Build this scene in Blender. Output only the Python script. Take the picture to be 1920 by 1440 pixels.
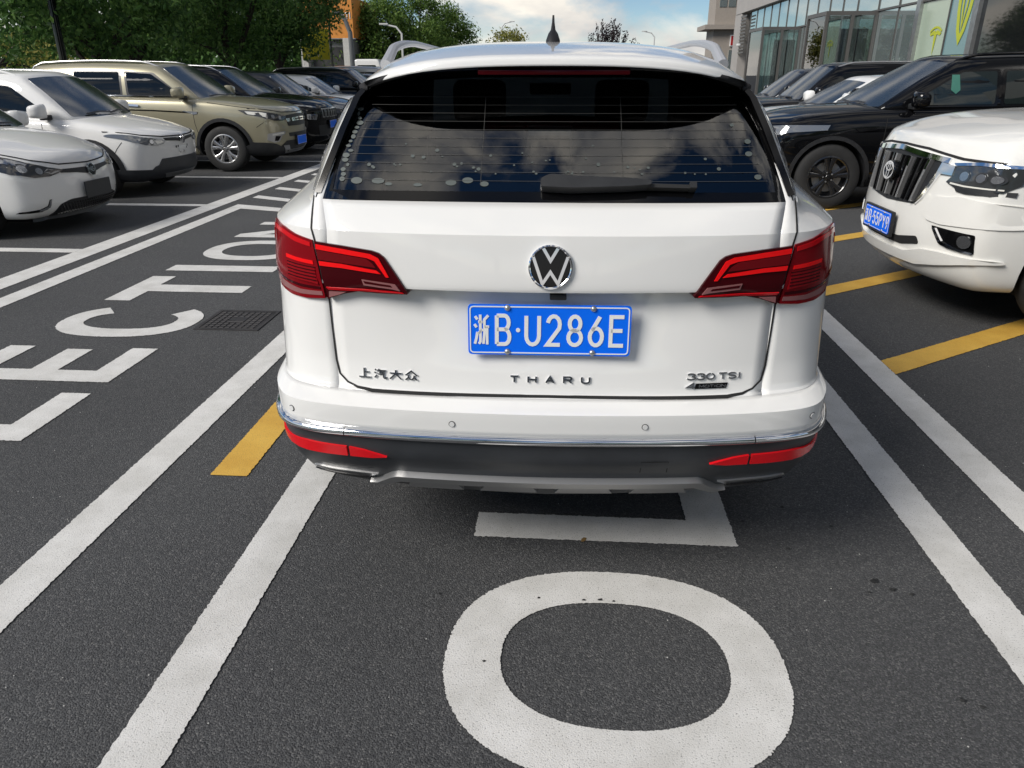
import bpy, bmesh, math, random
from mathutils import Vector, Matrix
from mathutils.bvhtree import BVHTree
R = math.radians
sc = bpy.context.scene
for o in list(bpy.data.objects):
    bpy.data.objects.remove(o)
col = sc.collection
random.seed(7)

# ------------------------------------------------------------------ camera
cd = bpy.data.cameras.new('camera')
cd.sensor_width = 36.0
cd.lens = 36.0 * 1400 / 1920
cd.clip_start = 0.05
cd.clip_end = 3000
cam = bpy.data.objects.new('camera', cd)
col.objects.link(cam)
cam.location = (0, 0, 1.5)
cam.rotation_euler = (R(90 - 22.539), 0, R(4.043))
sc.camera = cam
sc.render.resolution_x, sc.render.resolution_y = 1024, 768

# ------------------------------------------------------------------ sky, sun, exposure
SUN_EL, SUN_AZ = R(38), R(-126)          # azimuth measured from +Y towards +X
w = bpy.data.worlds.new('World')
sc.world = w
w.use_nodes = True
nt = w.node_tree
nt.nodes.clear()
def N(t, k, **kw):
    n = t.nodes.new(k)
    for a, b in kw.items():
        setattr(n, a, b)
    return n
out = N(nt, 'ShaderNodeOutputWorld')
bg = N(nt, 'ShaderNodeBackground')
bg.inputs[1].default_value = 0.07
sky = N(nt, 'ShaderNodeTexSky', sky_type='NISHITA')
sky.sun_disc = False
sky.sun_elevation = SUN_EL
sky.sun_rotation = SUN_AZ
sky.air_density = 1.0
sky.dust_density = 0.1
sky.altitude = 2500
sky.ozone_density = 1.0
tc = N(nt, 'ShaderNodeTexCoord')
cmb = N(nt, 'ShaderNodeMapping')
cmb.inputs['Scale'].default_value = (1.0, 1.0, 2.4)
cmb.inputs['Location'].default_value = (0.3, 1.7, 0.4)
nt.links.new(tc.outputs['Generated'], cmb.inputs[0])
n1 = N(nt, 'ShaderNodeTexNoise'); n1.inputs['Scale'].default_value = 4.6; n1.inputs['Detail'].default_value = 8; n1.inputs['Roughness'].default_value = 0.56
n1.inputs['Distortion'].default_value = 0.35
nt.links.new(cmb.outputs[0], n1.inputs['Vector'])
cr = N(nt, 'ShaderNodeValToRGB')
cr.color_ramp.elements[0].position = 0.47; cr.color_ramp.elements[0].color = (0, 0, 0, 1)
cr.color_ramp.elements[1].position = 0.60; cr.color_ramp.elements[1].color = (1, 1, 1, 1)
nt.links.new(n1.outputs[0], cr.inputs[0])
n2 = N(nt, 'ShaderNodeTexNoise'); n2.inputs['Scale'].default_value = 7; n2.inputs['Detail'].default_value = 6
nt.links.new(cmb.outputs[0], n2.inputs['Vector'])
cc = N(nt, 'ShaderNodeValToRGB')
cc.color_ramp.elements[0].position = 0.36; cc.color_ramp.elements[0].color = (4.9, 4.9, 5.0, 1)
cc.color_ramp.elements[1].position = 0.64; cc.color_ramp.elements[1].color = (9.6, 9.0, 8.0, 1)
nt.links.new(n2.outputs[0], cc.inputs[0])
mx = N(nt, 'ShaderNodeMix', data_type='RGBA')
nt.links.new(cr.outputs[0], mx.inputs[0]); hs = N(nt, 'ShaderNodeHueSaturation'); hs.inputs['Saturation'].default_value = 1.2; hs.inputs['Value'].default_value = 0.78
nt.links.new(sky.outputs[0], hs.inputs['Color']); nt.links.new(hs.outputs[0], mx.inputs[6]); nt.links.new(cc.outputs[0], mx.inputs[7])
nt.links.new(mx.outputs[2], bg.inputs[0]); nt.links.new(bg.outputs[0], out.inputs[0])

sl = bpy.data.lights.new('sun', 'SUN')
sl.energy = 2.3
sl.angle = R(26)
sl.color = (1.0, 0.955, 0.89)
sun = bpy.data.objects.new('sun', sl)
col.objects.link(sun)
sd = Vector((math.sin(SUN_AZ) * math.cos(SUN_EL), math.cos(SUN_AZ) * math.cos(SUN_EL), math.sin(SUN_EL)))
sun.rotation_euler = (-sd).to_track_quat('-Z', 'Y').to_euler()
sc.view_settings.view_transform = 'Standard'
sc.view_settings.look = 'None'
sc.view_settings.exposure = 0.69
sc.view_settings.gamma = 1.0
sc.render.engine = 'CYCLES'
sc.cycles.max_bounces = 10
sc.cycles.transparent_max_bounces = 12

# ------------------------------------------------------------------ materials
MATS = {}
def pm(name, colr, rough=0.5, metal=0.0, coat=0.0, spec=0.5, coat_r=0.03, var=0.0, vscale=8.0, bump=0.0, bscale=60.0, emit=0.0, alpha=1.0, ior=1.5):
    if name in MATS:
        return MATS[name]
    m = bpy.data.materials.new(name)
    m.use_nodes = True
    t = m.node_tree
    b = t.nodes['Principled BSDF']
    b.inputs['Base Color'].default_value = (*colr, 1)
    b.inputs['Roughness'].default_value = rough
    b.inputs['Metallic'].default_value = metal
    b.inputs['Coat Weight'].default_value = coat
    b.inputs['Coat Roughness'].default_value = coat_r
    b.inputs['Specular IOR Level'].default_value = spec
    b.inputs['IOR'].default_value = ior
    b.inputs['Alpha'].default_value = alpha
    if emit:
        b.inputs['Emission Color'].default_value = (*colr, 1)
        b.inputs['Emission Strength'].default_value = emit
    if var or bump:
        c = N(t, 'ShaderNodeTexCoord')
    if var:
        n = N(t, 'ShaderNodeTexNoise'); n.inputs['Scale'].default_value = vscale; n.inputs['Detail'].default_value = 6
        t.links.new(c.outputs['Object'], n.inputs['Vector'])
        r = N(t, 'ShaderNodeValToRGB')
        lo = [max(0, x * (1 - var)) for x in colr]; hi = [min(1, x * (1 + var)) for x in colr]
        r.color_ramp.elements[0].position = 0.3; r.color_ramp.elements[0].color = (*lo, 1)
        r.color_ramp.elements[1].position = 0.7; r.color_ramp.elements[1].color = (*hi, 1)
        t.links.new(n.outputs[0], r.inputs[0]); t.links.new(r.outputs[0], b.inputs['Base Color'])
        rr = N(t, 'ShaderNodeMapRange'); rr.inputs[3].default_value = rough * (1 - 0.3 * min(1, var * 3)); rr.inputs[4].default_value = min(1, rough * (1 + 0.3 * min(1, var * 3)))
        t.links.new(n.outputs[0], rr.inputs[0]); t.links.new(rr.outputs[0], b.inputs['Roughness'])
    if bump:
        n = N(t, 'ShaderNodeTexNoise'); n.inputs['Scale'].default_value = bscale; n.inputs['Detail'].default_value = 4
        t.links.new(c.outputs['Object'], n.inputs['Vector'])
        bp = N(t, 'ShaderNodeBump'); bp.inputs['Strength'].default_value = bump; bp.inputs['Distance'].default_value = 0.01
        t.links.new(n.outputs[0], bp.inputs['Height']); t.links.new(bp.outputs[0], b.inputs['Normal'])
    MATS[name] = m
    return m

def clear_glass(name, tint, base=0.06, rough=0.0, ior=1.5):
    m = bpy.data.materials.new(name)
    m.use_nodes = True
    t = m.node_tree
    t.nodes.clear()
    o = N(t, 'ShaderNodeOutputMaterial')
    tr = N(t, 'ShaderNodeBsdfTransparent'); tr.inputs[0].default_value = (*tint, 1)
    gl = N(t, 'ShaderNodeBsdfGlossy'); gl.inputs['Roughness'].default_value = rough
    fr = N(t, 'ShaderNodeFresnel'); fr.inputs[0].default_value = ior
    ad = N(t, 'ShaderNodeMath', operation='ADD', use_clamp=True); ad.inputs[1].default_value = base
    mixs = N(t, 'ShaderNodeMixShader')
    t.links.new(fr.outputs[0], ad.inputs[0]); t.links.new(ad.outputs[0], mixs.inputs[0])
    t.links.new(tr.outputs[0], mixs.inputs[1]); t.links.new(gl.outputs[0], mixs.inputs[2]); t.links.new(mixs.outputs[0], o.inputs[0])
    MATS[name] = m
    return m

white_paint = pm('white_paint', (0.80, 0.795, 0.775), 0.4, coat=1.0, spec=0.1, var=0.015, vscale=3)
pearl_paint = pm('pearl_paint', (0.78, 0.772, 0.735), 0.4, coat=1.0, spec=0.1, var=0.02, vscale=3)
black_paint = pm('black_paint', (0.004, 0.0042, 0.005), 0.4, coat=0.8, spec=0.0)
dark_paint = pm('dark_grey_paint', (0.014, 0.016, 0.020), 0.4, coat=0.9, spec=0.1)
olive_paint = pm('olive_gold_paint', (0.37, 0.34, 0.235), 0.32, metal=0.45, coat=1.0)
silver_paint = pm('silver_paint', (0.5, 0.5, 0.49), 0.3, metal=0.6, coat=1.0)
red_paint = pm('red_paint', (0.4, 0.02, 0.02), 0.3, coat=1.0)
dark_glass = pm('dark_window_glass', (0.006, 0.008, 0.009), 0.02, spec=0.5, ior=1.5)
screen_glass = pm('windscreen_glass', (0.02, 0.027, 0.03), 0.16, spec=0.8, ior=2.6)
gloss_black = pm('gloss_black', (0.004, 0.004, 0.0045), 0.1, spec=0.4)
plastic = pm('black_plastic', (0.02, 0.021, 0.023), 0.5, var=0.15, vscale=30)
bumper_plastic = pm('charcoal_bumper_plastic', (0.032, 0.035, 0.04), 0.42, var=0.12, vscale=14, bump=0.03, bscale=500)
seam_mat = pm('panel_gap', (0.01, 0.01, 0.01), 0.8)
chrome = pm('chrome', (0.82, 0.83, 0.85), 0.06, metal=1.0)
satin = pm('satin_silver', (0.46, 0.46, 0.46), 0.3, metal=0.75)
alloy = pm('alloy', (0.5, 0.5, 0.5), 0.28, metal=0.85, var=0.1, vscale=20)
black_alloy = pm('black_alloy', (0.012, 0.012, 0.013), 0.2, coat=0.6)
rubber = pm('tyre_rubber', (0.018, 0.018, 0.018), 0.75, var=0.25, vscale=12, bump=0.15, bscale=90)
dark_in = pm('dark_interior', (0.012, 0.012, 0.013), 0.85)
lamp_red = pm('lamp_red', (0.20, 0.002, 0.006), 0.12, spec=0.22)
lamp_bright = pm('lamp_bright_red', (0.88, 0.006, 0.008), 0.2, spec=0.3)
lamp_dark = pm('lamp_dark_red', (0.045, 0.001, 0.003), 0.12, spec=0.22)
lamp_grey = pm('lamp_smoked_white', (0.26, 0.11, 0.11), 0.2, spec=0.4)
reflector_red = pm('reflector_red', (0.75, 0.008, 0.015), 0.25, spec=0.35)
lens = pm('headlamp_lens', (0.2, 0.21, 0.22), 0.06, metal=0.3, coat=1.0)
lens_dark = pm('headlamp_dark', (0.035, 0.037, 0.04), 0.08, coat=1.0)
lamp_chrome = pm('headlamp_reflector', (0.42, 0.43, 0.45), 0.18, metal=0.9)
lamp_white = pm('lamp_white', (0.75, 0.74, 0.68), 0.15, coat=1.0)
plate_blue = pm('plate_blue', (0.0005, 0.15, 0.92), 0.5, spec=0.2)
plate_white = pm('plate_white', (0.82, 0.82, 0.80), 0.4)
metal = pm('steel', (0.45, 0.45, 0.44), 0.35, metal=0.8, var=0.15)

# ------------------------------------------------------------------ mesh helpers
def obj(name, me, m=None, parent=None):
    o = bpy.data.objects.new(name, me)
    col.objects.link(o)
    if m is not None:
        me.materials.clear()
        for q in (m if isinstance(m, (list, tuple)) else [m]):
            me.materials.append(q)
    if parent is not None:
        o.parent = parent
    return o

def finish(me, ang=35):
    for p in me.polygons:
        p.use_smooth = True
    me.set_sharp_from_angle(angle=R(ang))
    return me

def tag(o, label=None, cat=None, group=None, kind=None):
    if label: o['label'] = label
    if cat: o['category'] = cat
    if group: o['group'] = group
    if kind: o['kind'] = kind
    return o

def empty(name, loc, rz=0.0):
    o = bpy.data.objects.new(name, None)
    o.empty_display_size = 0.1
    col.objects.link(o)
    o.location = loc
    o.rotation_euler = (0, 0, rz)
    return o

class MB:
    def __init__(s):
        s.v, s.f = [], []
    def add(s, vs, fs):
        b = len(s.v)
        s.v += [tuple(p) for p in vs]
        s.f += [tuple(i + b for i in f) for f in fs]
        return s
    def box(s, a, b, mat=None):
        x0, y0, z0 = a; x1, y1, z1 = b
        vs = [(x, y, z) for z in (z0, z1) for y in (y0, y1) for x in (x0, x1)]
        if mat is not None: vs = [mat @ Vector(p) for p in vs]
        return s.add(vs, [(0, 2, 3, 1), (4, 5, 7, 6), (0, 1, 5, 4), (2, 6, 7, 3), (0, 4, 6, 2), (1, 3, 7, 5)])
    def rbox(s, a, b, r=0.01, seg=2, mat=None):
        bm = bmesh.new()
        bmesh.ops.create_cube(bm, size=1)
        c = [(p + q) / 2 for p, q in zip(a, b)]; d = [q - p for p, q in zip(a, b)]
        for v in bm.verts:
            v.co = Vector((c[0] + v.co.x * d[0], c[1] + v.co.y * d[1], c[2] + v.co.z * d[2]))
        bmesh.ops.bevel(bm, geom=bm.edges[:], offset=min(r, min(d) * 0.49), segments=seg, affect='EDGES', profile=0.6)
        return s.bm(bm, mat)
    def bm(s, bm, mat=None):
        bm.verts.ensure_lookup_table()
        for i, v in enumerate(bm.verts): v.index = i
        s.add([(mat @ v.co) if mat is not None else v.co[:] for v in bm.verts], [[v.index for v in f.verts] for f in bm.faces])
        bm.free()
        return s
    def tube(s, pts, r, n=8, cap=True):
        pts = [Vector(p) for p in pts]
        rr = r if isinstance(r, (list, tuple)) else [r] * len(pts)
        vs, fs = [], []
        up = None
        for i, p in enumerate(pts):
            d = (pts[min(i + 1, len(pts) - 1)] - pts[max(i - 1, 0)]).normalized()
            if up is None:
                up = Vector((0, 0, 1)) if abs(d.z) < 0.9 else Vector((1, 0, 0))
            a = d.cross(up).normalized(); b = a.cross(d).normalized(); up = b
            for k in range(n):
                t = 2 * math.pi * k / n
                vs.append(p + (a * math.cos(t) + b * math.sin(t)) * rr[i])
        for i in range(len(pts) - 1):
            for k in range(n):
                fs.append((i * n + k, i * n + (k + 1) % n, (i + 1) * n + (k + 1) % n, (i + 1) * n + k))
        if cap:
            fs.append(tuple(range(n - 1, -1, -1))); fs.append(tuple((len(pts) - 1) * n + k for k in range(n)))
        return s.add(vs, fs)
    def lathe(s, prof, axis='Y', n=32, mat=None, close=False):
        vs, fs = [], []
        m = len(prof)
        for k in range(n):
            t = 2 * math.pi * k / n
            for (r, h) in prof:
                if axis == 'Y': p = Vector((r * math.cos(t), h, r * math.sin(t)))
                elif axis == 'Z': p = Vector((r * math.cos(t), r * math.sin(t), h))
                else: p = Vector((h, r * math.cos(t), r * math.sin(t)))
                vs.append(mat @ p if mat is not None else p)
        for k in range(n):
            k2 = (k + 1) % n
            for j in range(m - 1 if not close else m):
                j2 = (j + 1) % m
                fs.append((k * m + j, k * m + j2, k2 * m + j2, k2 * m + j))
        return s.add(vs, fs)
    def prism(s, poly, h, f):
        """poly: 2D points; f(a,b,t) -> 3D, t = 0 back, 1 front"""
        n = len(poly)
        vs = [f(a, b, 0) for a, b in poly] + [f(a, b, h) for a, b in poly]
        fs = [tuple(range(n - 1, -1, -1)), tuple(range(n, 2 * n))] + [(i, (i + 1) % n, n + (i + 1) % n, n + i) for i in range(n)]
        return s.add(vs, fs)
    def mesh(s, name, ang=35, fix=True):
        me = bpy.data.meshes.new(name)
        me.from_pydata([tuple(p) for p in s.v], [], s.f)
        if fix:
            bm = bmesh.new(); bm.from_mesh(me)
            bmesh.ops.recalc_face_normals(bm, faces=bm.faces)
            bm.to_mesh(me); bm.free()
        return finish(me, ang)
    def build(s, name, m, parent=None, ang=35, fix=True):
        return obj(name, s.mesh(name, ang, fix), m, parent)

def rnd(poly, r=0.01, n=4):
    """round every corner of a 2D polygon"""
    o = []
    L = len(poly)
    for i in range(L):
        p0, p, p1 = Vector(poly[i - 1]), Vector(poly[i]), Vector(poly[(i + 1) % L])
        a = (p0 - p); b = (p1 - p)
        t = min(r, a.length * 0.45, b.length * 0.45)
        a = p + a.normalized() * t; b = p + b.normalized() * t
        for k in range(n + 1):
            u = k / n
            o.append(tuple(a * (1 - u) ** 2 + p * 2 * u * (1 - u) + b * u * u))
    return o

def ell(cx, cy, rx, ry, n=24, a0=0, a1=360):
    full = abs(a1 - a0) >= 360
    return [(cx + rx * math.cos(R(a0 + (a1 - a0) * k / (n if full else n - 1))), cy + ry * math.sin(R(a0 + (a1 - a0) * k / (n if full else n - 1)))) for k in range(n)]

def mir(poly):
    return [(-a, b) for a, b in poly][::-1]

def cast(bvh, dr, a, b):
    if dr == 'F': o, d = Vector((6, a, b)), Vector((-1, 0, 0))
    elif dr == 'B': o, d = Vector((-20, a, b)), Vector((1, 0, 0))
    elif dr == 'L': o, d = Vector((a, 9, b)), Vector((0, -1, 0))
    elif dr == 'R': o, d = Vector((a, -9, b)), Vector((0, 1, 0))
    else: o, d = Vector((a, b, 9)), Vector((0, 0, -1))
    h = bvh.ray_cast(o, d)
    if h[0] is None:
        # beside the silhouette: slide to the nearest point of the surface along the line
        best = None
        for k in range(1, 240):
            q = o + d * (k * 0.08)
            g = bvh.find_nearest(q)
            if best is None or g[3] < best[3]: best = g
        h = best
    n = h[1]
    if n.dot(d) > 0: n = -n
    return h[0], n

def patch_mesh(name, poly, bvh, dr, off=0.003, thick=0.012, step=0.06, ang=40):
    bm = bmesh.new()
    vs = [bm.verts.new((a, b, 0)) for a, b in poly]
    bm.faces.new(vs)
    xs = [p[0] for p in poly]; ys = [p[1] for p in poly]
    for lo, hi, ax in ((min(xs), max(xs), 0), (min(ys), max(ys), 1)):
        k = max(1, int((hi - lo) / step))
        for j in range(1, k):
            c = lo + (hi - lo) * j / k
            pc = Vector((c, 0, 0)) if ax == 0 else Vector((0, c, 0))
            pn = Vector((1, 0, 0)) if ax == 0 else Vector((0, 1, 0))
            bmesh.ops.bisect_plane(bm, geom=bm.verts[:] + bm.edges[:] + bm.faces[:], plane_co=pc, plane_no=pn, dist=1e-6)
    nr = {}
    base = {}
    for v in bm.verts:
        h, n = cast(bvh, dr, v.co.x, v.co.y)
        nr[v] = n; base[v] = h
    for v in bm.verts:
        v.co = base[v] + nr[v] * off
    be = [e for e in bm.edges if e.is_boundary]
    low = {}
    for e in be:
        for v in e.verts:
            if v not in low:
                low[v] = bm.verts.new(base[v] + nr[v] * (off - thick))
    for e in be:
        a, b = e.verts
        bm.faces.new((a, b, low[b], low[a]))
    bmesh.ops.recalc_face_normals(bm, faces=bm.faces)
    # recalc can flip an open shell: face the caster
    f0 = max((f for f in bm.faces), key=lambda f: f.calc_area())
    dv = {'F': Vector((-1, 0, 0)), 'B': Vector((1, 0, 0)), 'L': Vector((0, -1, 0)), 'R': Vector((0, 1, 0)), 'T': Vector((0, 0, -1))}[dr]
    if f0.normal.dot(dv) > 0:
        bmesh.ops.reverse_faces(bm, faces=bm.faces)
    me = bpy.data.meshes.new(name)
    bm.to_mesh(me); bm.free()
    return finish(me, ang)

def patch(name, poly, bvh, dr, m, parent, off=0.003, thick=0.012, step=0.06, sub=None):
    return obj(name, patch_mesh(name, poly, bvh, dr, off, thick, step), m, parent)

def seam(name, pts, bvh, dr, parent, w=0.005, off=0.0012, step=0.03, m=None):
    d = []
    for i in range(len(pts) - 1):
        a, b = Vector(pts[i]), Vector(pts[i + 1])
        k = max(1, int((b - a).length / step))
        d += [a.lerp(b, j / k) for j in range(k)]
    d.append(Vector(pts[-1]))
    vs, fs = [], []
    for i, p in enumerate(d):
        t = (d[min(i + 1, len(d) - 1)] - d[max(i - 1, 0)]).normalized()
        n2 = Vector((-t.y, t.x)) * (w / 2)
        for q in (p + n2, p - n2):
            h, n = cast(bvh, dr, q.x, q.y)
            vs.append(h + n * off)
        if i:
            fs.append((2 * i - 2, 2 * i - 1, 2 * i + 1, 2 * i))
    return MB().add(vs, fs).build(name, m or seam_mat, parent, fix=False)

# ---- stroke lettering: each glyph is a list of polylines in a box of width 1 x height 1
def A(cx, cy, rx, ry, a0, a1, n=9):
    return ell(cx, cy, rx, ry, n, a0, a1)
G = {
 'B': [[(0, 0), (0, 1)], [(0, 1), (.6, 1)] + A(.6, .76, .34, .24, 90, -90), [(0, .52), (.62, .52)] + A(.62, .26, .38, .26, 90, -90) + [(0, 0)]],
 'U': [[(0, 1), (0, .3)] + A(.5, .3, .5, .3, 180, 360) + [(1, 1)]],
 '2': [A(.5, .72, .47, .28, 170, 0, 8) + [(.93, .58), (0, 0), (1, 0)]],
 '8': [A(.5, .75, .42, .25, 0, 360, 17) + [(.92, .75)], A(.5, .26, .5, .26, 0, 360, 17) + [(1, .26)]],
 '6': [[(.78, 1), (.1, .45)] + A(.5, .3, .48, .3, 155, 515, 17)],
 '9': [[(.22, 0), (.9, .55)] + A(.5, .7, .48, .3, -25, 335, 17)],
 'E': [[(1, 1), (0, 1), (0, 0), (1, 0)], [(0, .52), (.9, .52)]],
 '5': [[(.95, 1), (.12, 1), (.05, .55)] + A(.48, .33, .5, .33, 140, -160, 12)],
 'P': [[(0, 0), (0, 1), (.6, 1)] + A(.6, .74, .4, .26, 90, -90) + [(0, .48)]],
 'Y': [[(0, 1), (.5, .45), (.5, 0)], [(1, 1), (.5, .45)]],
 'T': [[(0, 1), (1, 1)], [(.5, 1), (.5, 0)]],
 'H': [[(0, 0), (0, 1)], [(1, 0), (1, 1)], [(0, .5), (1, .5)]],
 'A': [[(0, 0), (.5, 1), (1, 0)], [(.2, .33), (.8, .33)]],
 'R': [[(0, 0), (0, 1), (.7, 1)] + A(.7, .75, .3, .25, 90, -90) + [(0, .5)], [(.6, .5), (1, 0)]],
 'M': [[(0, 0), (.06, 1), (.5, .25), (.94, 1), (1, 0)]],
 'O': [A(.5, .5, .5, .5, 90, 450, 19)],
 'I': [[(.5, 0), (.5, 1)]],
 'N': [[(0, 0), (0, 1), (1, 0), (1, 1)]],
 'S': [A(.5, .75, .46, .25, 20, 270, 10) + A(.5, .25, .48, .25, 90, -160, 10)],
 '3': [A(.45, .75, .48, .25, 160, -80, 10), A(.45, .26, .54, .26, 85, -160, 10)],
 '0': [A(.5, .5, .5, .5, 90, 450, 19)],
 '4': [[(.75, 0), (.75, 1), (0, .3), (1, .3)]],
 'G': [A(.5, .5, .5, .5, 50, 360, 14) + [(.5, .5)]],
 'C': [A(.5, .5, .5, .5, 50, 310, 14)],
 'L': [[(0, 1), (0, 0), (1, 0)]],
 'D': [[(0, 0), (0, 1), (.45, 1)] + A(.45, .5, .55, .5, 90, -90) + [(0, 0)]],
 '.': [[(.42, .46), (.42, .54), (.58, .54), (.58, .46), (.42, .46)]],
 '1': [[(.2, .8), (.55, 1), (.55, 0)]],
 '\u6d59': [[(.06, .95), (.2, .84)], [(0, .68), (.15, .58)], [(.02, .02), (.12, .2), (.2, .42)],
       [(.4, 1), (.4, .1), (.3, .02)], [(.26, .76), (.55, .76)], [(.24, .36), (.56, .52)],
       [(.95, .98), (.68, .84), (.68, .4), (.6, .02)], [(.68, .6), (1, .6)], [(.86, .6), (.86, 0)]],
 '\u4e0a': [[(.45, 0), (.45, 1)], [(.45, .58), (.85, .58)], [(0, 0), (1, 0)]],
 '\u6c7d': [[(.05, .95), (.2, .84)], [(0, .62), (.16, .52)], [(.02, .02), (.2, .3)], [(.42, 1), (.3, .7)], [(.38, .84), (.98, .84)], [(.42, .64), (.9, .64)], [(.34, .44), (.8, .44), (.8, .12), (.88, 0), (1, .0), (1, .16)]],
 '\u5927': [[(0, .64), (1, .64)], [(.5, 1), (.5, .6), (0, 0)], [(.5, .6), (1, 0)]],
 '\u4f17': [[(0, .5), (.5, 1), (1, .5)], [(.28, .52), (.26, .3), (0, 0)], [(.26, .3), (.46, .04)], [(.74, .52), (.72, .3), (.52, 0)], [(.72, .3), (1, 0)]],
}
def ribbon(mb, pts, w, h, f):
    P = []
    for p in pts:
        if not P or (Vector(p) - P[-1]).length > 1e-5: P.append(Vector(p))
    closed = (P[0] - P[-1]).length < 1e-6
    if closed: P = P[:-1]
    n = len(P)
    if n < 2: return
    lft, rgt = [], []
    for i in range(n):
        a = P[i - 1] if (i or closed) else None
        b = P[(i + 1) % n] if (i < n - 1 or closed) else None
        d1 = (P[i] - a).normalized() if a is not None else None
        d2 = (b - P[i]).normalized() if b is not None else None
        d1 = d1 or d2; d2 = d2 or d1
        t = d1 + d2
        t = t.normalized() if t.length > 1e-4 else d1
        nn = Vector((-t.y, t.x)); c = max(0.45, nn.dot(Vector((-d1.y, d1.x))))
        lft.append(P[i] + nn * (w / 2 / c)); rgt.append(P[i] - nn * (w / 2 / c))
    vs = []
    for q in range(n):
        for p in (lft[q], rgt[q]):
            vs.append(f(p.x, p.y, h)); vs.append(f(p.x, p.y, 0))
    fs = []
    for i in range(n if closed else n - 1):
        a, b = 4 * i, 4 * ((i + 1) % n)
        fs += [(a, a + 2, b + 2, b), (a, b, b + 1, a + 1), (a + 2, a + 3, b + 3, b + 2)]
    if not closed:
        fs += [(0, 1, 3, 2), (4 * n - 4, 4 * n - 2, 4 * n - 1, 4 * n - 3)]
    mb.add(vs, fs)

def letters(text, f, x0, z0, cw, ch, adv, st, h=0.002, mb=None, widths=None):
    """text drawn with strokes; f(a,b,t) maps plane coords and height to 3D; x0,z0 lower left"""
    mb = mb or MB()
    x = x0
    for i, c in enumerate(text):
        if c != ' ':
            ww = cw if not widths else widths[i]
            for pl in G[c]:
                pts = [(x + st / 2 + p[0] * (ww - st), z0 + st / 2 + p[1] * (ch - st)) for p in pl]
                ribbon(mb, pts, st, h, f)
        x += adv if not widths else widths[i] + adv
    return mb

def subdiv_eval(me, levels=2, mods=None):
    """evaluate a cage mesh with subdivision (and booleans), return a new mesh"""
    o = bpy.data.objects.new('tmp', me)
    col.objects.link(o)
    s = o.modifiers.new('s', 'SUBSURF'); s.levels = levels; s.render_levels = levels; s.boundary_smooth = 'PRESERVE_CORNERS'
    cut = None
    if mods:
        cut = bpy.data.objects.new('tmpcut', mods); col.objects.link(cut)
        b = o.modifiers.new('b', 'BOOLEAN'); b.object = cut; b.operation = 'DIFFERENCE'; b.solver = 'EXACT'
        try: b.material_mode = 'TRANSFER'
        except Exception: pass
    dg = bpy.context.evaluated_depsgraph_get()
    dg.update()
    r = bpy.data.meshes.new_from_object(o.evaluated_get(dg), preserve_all_data_layers=True, depsgraph=dg)
    bpy.data.objects.remove(o)
    if cut: bpy.data.objects.remove(cut)
    return r

def bvh_of(me):
    return BVHTree.FromPolygons([v.co[:] for v in me.vertices], [p.vertices[:] for p in me.polygons])

def crease_edges(me, pairs):
    at = me.attributes.get('crease_edge') or me.attributes.new('crease_edge', 'FLOAT', 'EDGE')
    for e in me.edges:
        k = (min(e.vertices), max(e.vertices))
        if k in pairs: at.data[e.index].value = pairs[k]

# ------------------------------------------------------------------ ground and markings
def asphalt_material():
    m = bpy.data.materials.new('asphalt')
    m.use_nodes = True
    t = m.node_tree
    b = t.nodes['Principled BSDF']
    c = N(t, 'ShaderNodeTexCoord')
    big = N(t, 'ShaderNodeTexNoise'); big.inputs['Scale'].default_value = 0.45; big.inputs['Detail'].default_value = 5
    fine = N(t, 'ShaderNodeTexNoise'); fine.inputs['Scale'].default_value = 210; fine.inputs['Detail'].default_value = 3; fine.inputs['Roughness'].default_value = 0.7
    vor = N(t, 'ShaderNodeTexVoronoi'); vor.inputs['Scale'].default_value = 220
    for n in (big, fine, vor): t.links.new(c.outputs['Object'], n.inputs['Vector'])
    # per-stone tone
    r1 = N(t, 'ShaderNodeValToRGB')
    e = r1.color_ramp.elements
    e[0].position = 0.0; e[0].color = (0.047, 0.048, 0.050, 1)
    e[1].position = 1.0; e[1].color = (0.155, 0.152, 0.148, 1)
    k = r1.color_ramp.elements.new(0.62); k.color = (0.076, 0.077, 0.079, 1)
    k = r1.color_ramp.elements.new(0.9); k.color = (0.108, 0.109, 0.11, 1)
    sx = N(t, 'ShaderNodeSeparateColor'); t.links.new(vor.outputs['Color'], sx.inputs[0])
    t.links.new(sx.outputs[0], r1.inputs[0])
    r2 = N(t, 'ShaderNodeMapRange'); r2.inputs[1].default_value = 0.3; r2.inputs[2].default_value = 0.7; r2.inputs[3].default_value = 0.68; r2.inputs[4].default_value = 1.25
    t.links.new(fine.outputs[0], r2.inputs[0])
    r3 = N(t, 'ShaderNodeMapRange'); r3.inputs[1].default_value = 0.3; r3.inputs[2].default_value = 0.7; r3.inputs[3].default_value = 0.84; r3.inputs[4].default_value = 1.14
    t.links.new(big.outputs[0], r3.inputs[0])
    mu = N(t, 'ShaderNodeMath', operation='MULTIPLY'); t.links.new(r2.outputs[0], mu.inputs[0]); t.links.new(r3.outputs[0], mu.inputs[1])
    mc = N(t, 'ShaderNodeVectorMath', operation='SCALE'); t.links.new(r1.outputs[0], mc.inputs[0]); t.links.new(mu.outputs[0], mc.inputs['Scale'])
    t.links.new(mc.outputs[0], b.inputs['Base Color'])
    b.inputs['Roughness'].default_value = 0.82
    b.inputs['Specular IOR Level'].default_value = 0.35
    ad = N(t, 'ShaderNodeMath', operation='SUBTRACT'); t.links.new(fine.outputs[0], ad.inputs[0]); t.links.new(vor.outputs['Distance'], ad.inputs[1])
    bp = N(t, 'ShaderNodeBump'); bp.inputs['Strength'].default_value = 0.7; bp.inputs['Distance'].default_value = 0.004
    t.links.new(ad.outputs[0], bp.inputs['Height']); t.links.new(bp.outputs[0], b.inputs['Normal'])
    return m

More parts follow.
